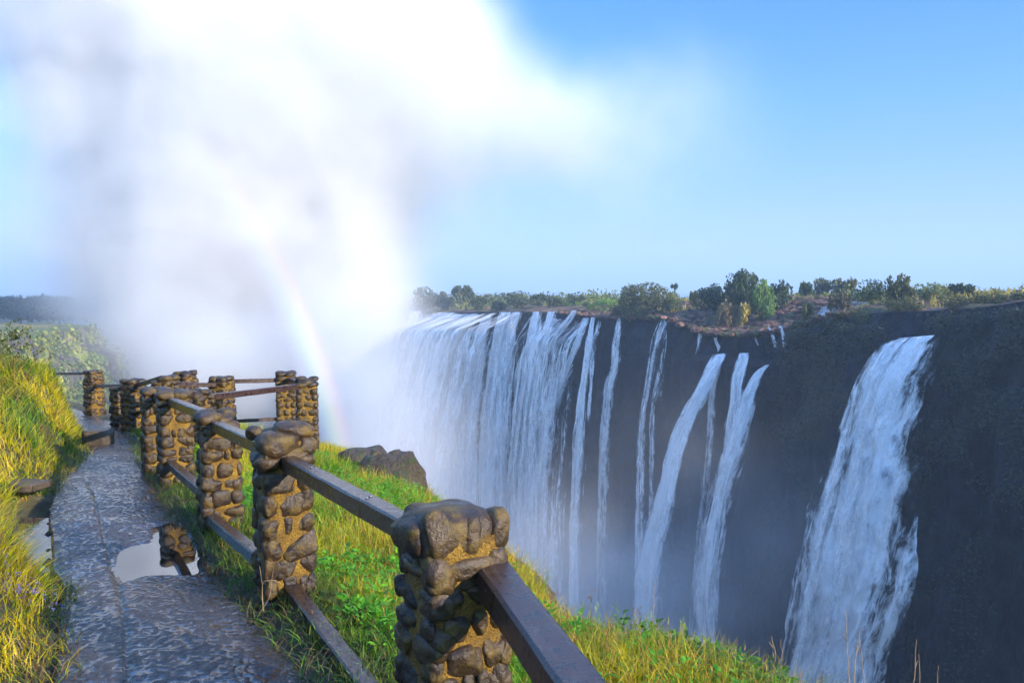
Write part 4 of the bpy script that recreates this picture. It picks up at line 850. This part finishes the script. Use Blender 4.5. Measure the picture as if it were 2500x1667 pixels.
# far wood on the left, beyond the fields
n = 60000; u = rng.uniform(0, 1, n); d = 335 + 260 * rng.uniform(0, 1, n); px = -360 + 800 * u; x = (px - CX) / F * d
cel = np.floor(x / 11) * 7.3 + np.floor(d / 14) * 3.1; hmax = 9 + 5 * _h(np.floor(x / 11).astype(np.int64), np.floor(d / 14).astype(np.int64), np.zeros(n, np.int64), 3); fx = np.abs((x / 11) % 1 - .5) * 2
zz = -11 + .62 * hmax * np.sqrt(np.clip(1 - fx ** 2 * .8, .05, 1)) * rng.uniform(.1, 1, n) ** .5 + 1 * vn(P3(x / 60, d / 60), 9)
C = P3(x, d, zz); lf = unit(rng.normal(0, 1, (n, 3)) + [0, -.4, .5]); leaves('forest', C, lf, unit(np.cross(lf, rng.normal(0, 1, (n, 3)))), rng.uniform(1.2, 3, n), rng.uniform(.9, 2, n), colmix((.02, .035, .015), (.05, .07, .03), rng.uniform(0, 1, n)), 'dark belt of distant woodland beyond the pale fields', 'woodland')

# ------------------------------------------------------------------ waterfalls
fm = [fallmat('falling_water_a', .95, 1., 1.7, .045), fallmat('falling_water_b', .35, 2., 1.5, .06)]
fmt = [fallmat('trickle_water_a', .55, 3., 1.9, .13), fallmat('trickle_water_b', .1, 4., 2.4, .18)]
fmr = [fallmat('plunging_water_a', .95, 5., .55, .07), fallmat('plunging_water_b', .3, 6., .9, .11)]
def on_plane(px, py, a):
    """pixel ray met with the vertical plane standing a metres out from the lip line"""
    d = ray(px, py); o = L0 + NRM * a; return d * (np.dot(o, NRM) / (d[0] * NRM[0] + d[1] * NRM[1]))
def fall_sheet(rowsp, a0, k, mats, thick, nv, nu, seed, off, grow=1.0):
    rp = np.array(rowsp, float); m = len(rp); seglen = np.concatenate([[0], np.cumsum(np.hypot(np.diff(rp[:, 0]), np.diff(rp[:, 1])))]); s = np.linspace(0, seglen[-1], nv)
    rp = np.stack([np.interp(s, seglen, rp[:, c]) for c in range(4)], -1)
    K_ = np.hanning(9); K_ /= K_.sum()
    for c in (0, 2): rp[:, c] = np.convolve(np.pad(rp[:, c], 4, mode='reflect', reflect_type='odd'), K_, 'valid')
    V = np.zeros((nv, nu, 3)); UV = np.zeros((nv, nu, 2)); Cc = np.zeros((nv, nu, 3)); z_top = None; ln_ = 0; prev = None
    for i in range(nv):
        xl_, yl_, xr_, yr_ = rp[i]; c0 = (xl_ + xr_) / 2; xl_ = c0 + (xl_ - c0) * grow * 1.12; xr_ = c0 + (xr_ - c0) * grow * 1.12
        q = on_plane(c0, (yl_ + yr_) / 2, a0); 
        if z_top is None: z_top = q[2]
        for it in range(3): hh = max(z_top - q[2], 0); a = a0 + k * math.sqrt(hh) + off; q = on_plane(c0, (yl_ + yr_) / 2, a)
        pl, pr = on_plane(xl_, yl_, a), on_plane(xr_, yr_, a); uu_ = np.linspace(0, 1, nu)
        row = pl[None] * (1 - uu_[:, None]) + pr[None] * uu_[:, None]
        wd = np.linalg.norm(pr - pl); 
        if prev is not None: ln_ += np.linalg.norm((pl + pr) / 2 - prev)
        prev = (pl + pr) / 2
        um = (uu_ - .5) * wd; bl = (.18 * wd * np.sqrt(np.clip(1 - (2 * uu_ - 1) ** 2, 0, 1)) * min(1, hh / 4)) * .6
        dsp = bl + thick * (fbm(P3(um * .8 + seed, ln_ / 9, seed), 130, 4) + .5 * fbm(P3(um * 2.5 + seed, ln_ / 3, seed), 131, 3)) * min(1, .2 + hh / 6)
        row[:, 0] += NRM[0] * dsp; row[:, 1] += NRM[1] * dsp; V[i] = row; UV[i, :, 0] = um + seed * 3.7; UV[i, :, 1] = ln_
        e = np.minimum(uu_, 1 - uu_) * 2; fadeb = 1 - sst(.9, 1.0, i / (nv - 1)) * .6; Cc[i, :, 0] = np.minimum(e, 1) * sst(-.02, .012, i / (nv - 1)); Cc[i, :, 1] = (.5 + .3 * vn(P3(um / 1.5, ln_ / 25, seed), 133)) * fadeb
    return V, UV, Cc
def waterfall(rowsp, label, wide=1., a0=.9, k=1.75, mats=fm, thick=.5, width_cols=18, seed=1, cat='waterfall', layers=2, nv=70):
    if rowsp[-1][1] > 1290:                    # carry the water on down into the gorge
        p_, q_ = np.array(rowsp[-3], float), np.array(rowsp[-1], float); k_ = 620 / max(q_[1] - p_[1], 1); e_ = q_ + (q_ - p_) * k_ * np.array([.6, 1, .6, 1]); e_[2] = max(e_[2], e_[0] + (q_[2] - q_[0]))
        rowsp = list(rowsp) + [tuple(e_)]; nv = int(nv * 1.5)
    o = empty('waterfall', on_plane((rowsp[0][0] + rowsp[0][2]) / 2, rowsp[0][1], a0)); off_ = np.array(o.location[:])
    for l in range(layers):
        V, UV, Cc = fall_sheet(rowsp, a0, k, mats, thick, nv, width_cols, seed + l * 31, l * .55 - .1, wide if l == 0 else wide * 1.14)
        mesh('water_sheet' if l == 0 else 'spray_veil', V - off_, grid_quads(nv, width_cols), mats[l], o, uv=UV.reshape(-1, 2), col=Cc.reshape(-1, 3))
    return tag(o, label, cat, 'waterfalls along the far gorge wall')
def c5(pts): return [(a / 2.94 + 950, y / 2.94 + 640, b / 2.94 + 950, y / 2.94 + 640) for a, b, y in pts]
W = waterfall
def ext(pts, *more): return c5(pts) + [(a, y, b, y) for a, b, y in more]
W([(1022, 767, 1285, 763), (1000, 830, 1280, 830), (978, 950, 1268, 950), (955, 1100, 1255, 1100), (940, 1300, 1245, 1300), (930, 1450, 1240, 1450)], 'broad thin veil of water filling the gaps behind the white curtain', a0=.2, k=1.62, mats=[fm[1], fmt[0]], thick=.5, width_cols=70, seed=41)
W([(1290, 768, 1465, 790), (1270, 860, 1455, 860), (1250, 1000, 1440, 1000), (1235, 1200, 1430, 1200), (1230, 1450, 1425, 1450)], 'gauzy film of water spread over dark rock between the separate streams', a0=.1, k=1.5, mats=[fmt[0], fmt[1]], thick=.4, width_cols=50, seed=42)
W(ext([(150, 250, 350), (135, 230, 700), (60, 170, 1350)]), 'faint hazed fall at the far left, dissolving into the spray cloud', seed=21)
W(ext([(330, 470, 362), (255, 440, 420), (205, 400, 520), (150, 330, 800), (110, 290, 1050), (60, 250, 1350)], (955, 1028, 1250), (945, 1020, 1450)), 'broad white curtain fall leftmost of the clear ones, beside the spray', seed=1, wide=1.13, width_cols=30)
W(ext([(470, 545, 370), (400, 530, 450), (350, 470, 620), (300, 440, 850), (250, 400, 1150), (230, 400, 1350)], (1020, 1085, 1450)), 'white curtain fall second from the spray cloud', seed=2, wide=1.13, width_cols=24)
W(ext([(550, 650, 372), (520, 640, 430), (480, 610, 600), (430, 560, 850), (390, 530, 1150), (380, 530, 1350)], (1070, 1130, 1450)), 'white curtain fall third from the spray cloud', seed=3, wide=1.13, width_cols=24)
W(ext([(670, 745, 385), (640, 740, 500), (600, 720, 640), (565, 690, 850), (530, 680, 1150), (515, 680, 1350)], (1115, 1178, 1450)), 'white curtain fall fourth, with pointed dark notch beside its lip', seed=4, wide=1.13, width_cols=24)
W(ext([(800, 885, 358), (765, 870, 450), (735, 850, 700), (705, 840, 950), (680, 830, 1200), (675, 820, 1350)], (1170, 1225, 1500)), 'tall white fall fifth, straight left of a dark rock gap', seed=5, wide=1.05, width_cols=24)
W(ext([(890, 955, 358), (850, 920, 480), (840, 900, 700), (810, 880, 950), (790, 860, 1350)], (1215, 1240, 1500)), 'slimmer white fall joining the fifth tall fall at its right', seed=6)
W(ext([(1035, 1090, 355), (1010, 1088, 450), (990, 1090, 580), (940, 1060, 700), (915, 1040, 850), (900, 1040, 1050), (900, 1020, 1350)], (1245, 1290, 1500)), 'white fall with square blue green top just right of the dark gap', seed=7, width_cols=22)
W(ext([(1140, 1200, 355), (1110, 1180, 480), (1075, 1160, 620), (1010, 1130, 760), (980, 1120, 950), (960, 1080, 1350)], (1265, 1310, 1500)), 'white fall stepping leftward off a rock knob, lip near the bare rocks', seed=8, mats=fm)
W(ext([(1310, 1355, 345), (1260, 1330, 420), (1190, 1260, 520), (1140, 1200, 620), (1090, 1160, 720), (1040, 1110, 820)]), 'zigzag braided cascade slanting left across the dark rock', seed=9, a0=.8, k=1.2, mats=fmt, thick=.3)
W(ext([(1385, 1440, 400), (1350, 1410, 500), (1320, 1365, 600), (1270, 1340, 720), (1200, 1290, 830), (1150, 1240, 950), (1090, 1180, 1150), (1060, 1150, 1350)], (1300, 1340, 1500)), 'curving white fall that bends left over a ledge halfway down', seed=10, a0=.8)
W(ext([(1450, 1480, 395), (1420, 1470, 520), (1400, 1460, 700), (1380, 1440, 900), (1340, 1420, 1150), (1330, 1410, 1350)], (1392, 1420, 1300), (1390, 1422, 1500)), 'long straight narrow white fall left of the dripping dark wall', seed=11)
W(ext([(1490, 1530, 420), (1460, 1510, 550), (1440, 1490, 700), (1440, 1480, 900), (1420, 1460, 1150)]), 'thin veil of water close on the right of the long straight fall', seed=12, mats=fmt)
W(ext([(1630, 1670, 400), (1620, 1670, 500), (1590, 1680, 620), (1610, 1670, 740), (1550, 1640, 830), (1530, 1610, 1000), (1510, 1580, 1350)], (1455, 1490, 1500)), 'faint broken trickle below the big grey green bush', seed=13, mats=fmt, thick=.3, k=1.2)
W(ext([(1930, 2010, 400), (1880, 2005, 500), (1870, 1990, 560), (1870, 1940, 620), (1850, 1920, 750), (1830, 1890, 900), (1800, 1860, 1080), (1780, 1840, 1350)], (1550, 1578, 1450)), 'lacy braided fall spreading in a fan under the dry lip', seed=14, mats=fmt, thick=.35, k=1.4)
W(ext([(1960, 2005, 480), (1965, 2000, 600), (1930, 1980, 780), (1910, 1985, 890), (1880, 1930, 1000), (1870, 1920, 1150), (1870, 1920, 1350)], (1580, 1600, 1450)), 'thin right hand strand splitting off the lacy braided fall', seed=15, mats=fmt, thick=.3, k=1.4)
W(ext([(2210, 2255, 490), (2205, 2250, 560), (2190, 2235, 650), (2180, 2215, 750), (2180, 2205, 860)]), 'short trickle from under the rusty overhang', seed=16, mats=fmt, thick=.2, k=.8, nv=40)
W([(1740, 816, 1752, 816), (1742, 832, 1752, 832), (1750, 850, 1764, 850), (1752, 862, 1766, 862)], 'small spout feeding the top of the slanting middle fall', seed=17, mats=fmt, thick=.1, k=.4, nv=30, width_cols=8)
LA = 5.4
W([(1742, 866, 1772, 862), (1728, 890, 1764, 886), (1716, 912, 1748, 910), (1700, 950, 1733, 950), (1668, 1005, 1706, 1005), (1650, 1040, 1690, 1040), (1630, 1099, 1678, 1099), (1605, 1200, 1655, 1200), (1578, 1300, 1635, 1300), (1557, 1402, 1622, 1402), (1554, 1504, 1608, 1504), (1550, 1570, 1610, 1570)], 'slanting middle fall leaping left from the ledge, left of two', seed=18, a0=LA, k=2.2, mats=fm, thick=.6, width_cols=26, nv=90)
W([(1752, 864, 1775, 862), (1738, 915, 1760, 915), (1730, 960, 1756, 960), (1722, 1099, 1748, 1099), (1705, 1250, 1738, 1250), (1690, 1420, 1725, 1420), (1680, 1560, 1715, 1560)], 'thin straight veil falling behind the slanting middle fall', seed=19, a0=LA, k=1.2, mats=fmt, thick=.3, nv=70)
W([(1799, 862, 1827, 861), (1792, 890, 1824, 890), (1782, 922, 1818, 922), (1780, 980, 1812, 980), (1772, 1040, 1806, 1040), (1762, 1120, 1800, 1120)], 'short broad spout off the ledge joining the fall beside it', seed=20, a0=LA, k=1.7, mats=fm, thick=.4, nv=50)
W([(1866, 892, 1880, 889), (1842, 908, 1868, 904), (1826, 934, 1856, 930), (1810, 972, 1842, 970), (1790, 1040, 1832, 1040), (1768, 1099, 1822, 1099), (1738, 1200, 1800, 1200), (1717, 1300, 1780, 1300), (1697, 1420, 1768, 1420), (1698, 1490, 1760, 1490), (1708, 1570, 1752, 1570)], 'curving middle fall arching left off the ledge, right of two', seed=22, a0=LA, k=2.0, mats=fm, thick=.6, width_cols=26, nv=90)
W([(2190, 826, 2287, 817), (2152, 846, 2287, 832), (2130, 872, 2285, 860), (2115, 898, 2278, 898), (2098, 930, 2262, 930), (2081, 980, 2256, 980), (2060, 1050, 2243, 1040), (2043, 1099, 2240, 1099), (2015, 1180, 2246, 1168), (1993, 1247, 2235, 1247), (1972, 1350, 2228, 1350), (1955, 1424, 2226, 1424), (1938, 1522, 2200, 1520), (1925, 1590, 2160, 1585), (1915, 1667, 2148, 1667), (1900, 1760, 2140, 1760)], 'widest waterfall, alone at the right between dark scrubby walls', seed=23, a0=5.2, k=1.85, mats=fmr, thick=.9, width_cols=60, nv=170)
W([(2000, 748, 2052, 748), (1990, 762, 2040, 762), (1980, 778, 2020, 778), (1966, 796, 2000, 796)], 'small white cascade tumbling down bare rocks between bushes', seed=24, a0=-4.0, k=1.3, mats=fmt, thick=.9, nv=30, cat='waterfall')
W([(1935, 788, 1942, 788), (1930, 798, 1940, 798), (1922, 806, 1936, 806)], 'tiny white spill left of the small rock cascade', seed=25, a0=.4, k=.5, mats=fmt, thick=.1, nv=16, width_cols=8)
W([(1873, 798, 1880, 798), (1882, 820, 1892, 820), (1888, 848, 1902, 848)], 'thin white runnel sliding down to the ledge, left of a pair', seed=26, a0=1.2, k=.6, mats=fm, thick=.1, nv=24, width_cols=8)
W([(1900, 796, 1910, 796), (1908, 815, 1916, 815), (1912, 848, 1920, 848)], 'thin white runnel sliding down to the ledge, right of a pair', seed=27, a0=1.2, k=.6, mats=fm, thick=.1, nv=24, width_cols=8)
W([(1838, 815, 1846, 815), (1842, 830, 1850, 830), (1850, 846, 1856, 846)], 'faint runnel on dark rock left of the white runnel pair', seed=28, a0=1.2, k=.6, mats=fmt, thick=.1, nv=24, width_cols=8)

W([(2070, 737, 2135, 736), (2056, 743, 2118, 743), (2040, 750, 2092, 751)], 'short white rapids feeding the small rock cascade from its right', seed=29, a0=-7.5, k=.8, mats=[fmt[1], fmt[1]], thick=.5, nv=20, cat='rapids')
# ------------------------------------------------------------------ spray cloud, rising from the gorge (fog volume built as a voxel grid)
def vol_mat(name, dens, col, aniso=.2, attr=True):
    m, nt, out = newmat(name); b = NB(nt)
    p = b.n('ShaderNodeVolumePrincipled', {'Color': (*col, 1), 'Anisotropy': aniso, 'Density': dens})
    if not attr: p.inputs['Density Attribute'].default_value = ''
    nt.links.new(p.outputs[0], out.inputs['Volume']); return m
SKIP_MIST = False
BL = [ # px, py, depth, rx(px), rz(px), ry(m), amplitude
 (610, 940, 310, 260, 220, 44, .9), (590, 740, 315, 260, 190, 48, 1.0), (600, 540, 315, 280, 200, 50, 1.1), (590, 320, 310, 330, 220, 50, 1.15),
 (480, 80, 310, 350, 220, 50, 1.05), (790, 150, 300, 310, 230, 48, .85), (750, 420, 300, 270, 210, 46, .85), (300, -60, 310, 280, 170, 50, .8), (1020, 30, 290, 210, 180, 40, .38),
 (830, 700, 280, 190, 240, 36, .60), (880, 900, 240, 150, 240, 28, .55), (980, 1120, 215, 190, 280, 22, .55), (1180, 1330, 165, 250, 280, 16, .35), (860, 900, 125, 240, 300, 16, .42), (1040, 1130, 102, 260, 300, 14, .40), (1330, 1350, 86, 360, 270, 12, .50), (1720, 1180, 85, 420, 380, 10, .20), (400, 580, 300, 210, 280, 40, .55), (420, 610, 262, 180, 230, 30, .38), (560, 900, 235, 230, 190, 30, .60), (1000, 840, 232, 90, 130, 16, .5),
 (1110, 220, 280, 260, 200, 38, .16), (1380, 260, 270, 340, 160, 36, .15), (1200, 400, 280, 300, 150, 34, .20), (1480, 330, 280, 440, 200, 40, .10), (330, 640, 300, 190, 200, 36, .35), (130, 860, 235, 150, 90, 30, .07),
 (200, 230, 300, 190, 120, 38, .36), (90, 50, 310, 180, 130, 40, .40), (250, 420, 310, 200, 300, 40, .22)]
def build_mist():
    ng = bpy.data.node_groups.new('spray_field', 'GeometryNodeTree'); ng.interface.new_socket('Geometry', in_out='OUTPUT', socket_type='NodeSocketGeometry')
    b = NB(ng); out = ng.nodes.new('NodeGroupOutput'); pos = b.n('GeometryNodeInputPosition').outputs[0]
    warp = b.n('ShaderNodeTexNoise', {'Vector': pos, 'Scale': .018, 'Detail': 4.})
    wv = b.n('ShaderNodeVectorMath', {0: b.n('ShaderNodeVectorMath', {0: warp.outputs['Color'], 1: (.5, .5, .5)}, operation='SUBTRACT').outputs[0], 1: (56, 56, 56)}, operation='MULTIPLY').outputs[0]
    pw = b.n('ShaderNodeVectorMath', {0: pos, 1: wv}, operation='ADD').outputs[0]; S_ = None
    for px, py, d, ax, az, ay, amp in BL:
        c = at(px, py, d); sc = (1 / (ax / F * d), 1 / ay, 1 / (az / F * d))
        q = b.n('ShaderNodeVectorMath', {0: b.n('ShaderNodeVectorMath', {0: pw, 1: tuple(c)}, operation='SUBTRACT').outputs[0], 1: sc}, operation='MULTIPLY').outputs[0]
        l2 = b.n('ShaderNodeVectorMath', {0: q, 1: q}, operation='DOT_PRODUCT').outputs['Value']
        g = b.math('MULTIPLY', b.math('EXPONENT', b.math('MULTIPLY', l2, -1.6)), amp); S_ = g if S_ is None else b.math('ADD', S_, g)
    nz = b.n('ShaderNodeTexNoise', {'Vector': pos, 'Scale': .036, 'Detail': 6., 'Roughness': .68}).outputs[0]
    nf = b.n('ShaderNodeTexNoise', {'Vector': pos, 'Scale': .12, 'Detail': 4., 'Roughness': .65}).outputs[0]
    n2 = b.n('ShaderNodeTexNoise', {'Vector': pos, 'Scale': .016, 'Detail': 2.}).outputs[0]
    mod = b.math('MAXIMUM', b.math('ADD', -1.25, b.math('ADD', b.math('ADD', b.math('MULTIPLY', nz, 2.6), b.math('MULTIPLY', nf, 1.4)), b.math('MULTIPLY', n2, .6))), .16)
    D = b.math('MAXIMUM', b.math('SUBTRACT', b.math('MULTIPLY', S_, mod), .022), 0.)
    D = b.math('MULTIPLY', b.math('MULTIPLY', D, b.math('MINIMUM', b.math('ADD', .35, b.math('MULTIPLY', D, 2.2)), 1.)), .12)
    vc = b.n('GeometryNodeVolumeCube', {'Density': D, 'Min': (-260, 62, -88), 'Max': (95, 385, 160), 'Resolution X': 200, 'Resolution Y': 175, 'Resolution Z': 140})
    sm = b.n('GeometryNodeSetMaterial', {'Geometry': vc.outputs[0], 'Material': vol_mat('spray', 1., (.955, .952, .950), 0.)})
    ng.links.new(sm.outputs[0], out.inputs[0])
    me = bpy.data.meshes.new('spray_mist'); o = link(bpy.data.objects.new('spray_mist', me)); md = o.modifiers.new('field', 'NODES'); md.node_group = ng
    tag(o, 'towering white spray cloud rising out of the gorge', 'spray cloud', kind='stuff')
if not SKIP_MIST: build_mist()
def box(name, lo, hi, mat):
    lo, hi = np.array(lo, float), np.array(hi, float); V = np.array([[(lo, hi)[i][0], (lo, hi)[j][1], (lo, hi)[k][2]] for i in (0, 1) for j in (0, 1) for k in (0, 1)])
    return mesh(name, V, np.array([(0, 1, 3, 2), (4, 6, 7, 5), (0, 4, 5, 1), (2, 3, 7, 6), (0, 2, 6, 4), (1, 5, 7, 3)]), mat, smooth=False)
tag(box('haze', (-24000, -24000, -99), (24000, 24000, 172), vol_mat('thin_haze', .00062, (.52, .70, .92), .0, False)), 'thin morning haze in the air', 'haze', kind='stuff')

# ------------------------------------------------------------------ rainbow (a bow of 42 degrees about the point opposite the sun)
SUN_AZ, SUN_EL = R(125), R(15.5)
sund = np.array([math.sin(SUN_AZ) * math.cos(SUN_EL), math.cos(SUN_AZ) * math.cos(SUN_EL), math.sin(SUN_EL)]); anti = -sund
e1 = unit(np.cross(anti, [0, 0, 1.])); e2 = np.cross(e1, anti)
V, UV, Cc = [], [], []; NA, NW = 70, 14; Rr_ = 118.
angs = np.radians(np.linspace(-26, 38, NA))
for i, a in enumerate(angs):
    for j in range(NW):
        w = j / (NW - 1); th = R(40.1 + 2.7 * w); d_ = anti * math.cos(th) + (e1 * math.cos(a) + e2 * math.sin(a)) * math.sin(th)
        V.append(d_ * Rr_); UV.append((w, i / (NA - 1)))
Mb, ntR, outR = newmat('rainbow_light'); b = NB(ntR); sv = b.n('ShaderNodeSeparateXYZ', {0: b.coord('UV')})
cr = b.ramp(sv.outputs[0], [(0., (0., 0., 0.)), (.18, (.10, .08, .20)), (.34, (.16, .26, .34)), (.5, (.28, .45, .22)), (.64, (.52, .48, .16)), (.78, (.55, .26, .12)), (.9, (.26, .07, .06)), (1., (0., 0., 0.))])
fd = b.math('MULTIPLY', b.n('ShaderNodeMapRange', {0: sv.outputs[1], 1: 0., 2: .12}).outputs[0], b.n('ShaderNodeMapRange', {0: sv.outputs[1], 1: 1., 2: .35}).outputs[0])
em = b.n('ShaderNodeEmission', {'Color': cr, 'Strength': b.math('MULTIPLY', fd, .30)}); ad = b.n('ShaderNodeAddShader', {0: em.outputs[0], 1: b.n('ShaderNodeBsdfTransparent').outputs[0]}); ntR.links.new(ad.outputs[0], outR.inputs[0])
rb = mesh('rainbow', V, grid_quads(NA, NW), Mb, uv=UV); tag(rb, 'faint rainbow curving down through the spray to the rim', 'rainbow')
rb.visible_shadow = False

# ------------------------------------------------------------------ light, sky, camera
sun = bpy.data.lights.new('sun', 'SUN'); sun.energy = 4.7; sun.angle = R(.53); sun.color = (1., .86, .66)
SUN_EL = R(19.5); sund = np.array([math.sin(SUN_AZ) * math.cos(SUN_EL), math.cos(SUN_AZ) * math.cos(SUN_EL), math.sin(SUN_EL)])
so = link(bpy.data.objects.new('sun', sun)); so.rotation_euler = Vector(sund.tolist()).to_track_quat('Z', 'Y').to_euler()
w = bpy.data.worlds.new('World'); SC.world = w; w.use_nodes = True; nt = w.node_tree; nt.nodes.clear(); b = NB(nt)
sky = b.n('ShaderNodeTexSky', sky_type='NISHITA'); sky.sun_disc = False; sky.sun_elevation = SUN_EL; sky.sun_rotation = SUN_AZ; sky.air_density = 1.0; sky.dust_density = .3; sky.ozone_density = 3.5; sky.altitude = 900
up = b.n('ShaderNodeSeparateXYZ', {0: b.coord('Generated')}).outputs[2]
tint_fill = b.ramp(up, [(0., (.52, .44, .38)), (.08, (.43, .44, .46)), (.22, (.25, .545, .68)), (.36, (.11, .53, .79)), (.6, (2.2, 2.35, 2.6))])  # top stop brightens the unseen upper sky, added fill for the shade
bg = b.n('ShaderNodeBackground', {'Color': b.mix(1., sky.outputs[0], tint_fill, 'MULTIPLY'), 'Strength': .15}); nt.links.new(bg.outputs[0], b.n('ShaderNodeOutputWorld').inputs[0])
cam = bpy.data.cameras.new('camera'); co = link(bpy.data.objects.new('camera', cam)); cam.sensor_width = 36; cam.lens = F / 2500 * 36; cam.clip_start = .05; cam.clip_end = 60000
co.rotation_euler = (math.pi / 2 - PITCH, 0, 0); SC.camera = co
SC.view_settings.view_transform = 'Standard'; SC.view_settings.look = 'None'; SC.view_settings.exposure = 1.21; SC.view_settings.gamma = 1
cy = SC.cycles; cy.use_denoising = True; cy.denoiser = 'OPENIMAGEDENOISE'; cy.use_adaptive_sampling = True; cy.adaptive_threshold = .03
cy.max_bounces = 8; cy.diffuse_bounces = 3; cy.glossy_bounces = 3; cy.transmission_bounces = 3; cy.transparent_max_bounces = 16; cy.volume_bounces = 6
cy.volume_step_rate = 2.0; cy.volume_max_steps = 256; cy.caustics_reflective = False; cy.caustics_refractive = False; cy.sample_clamp_indirect = 6
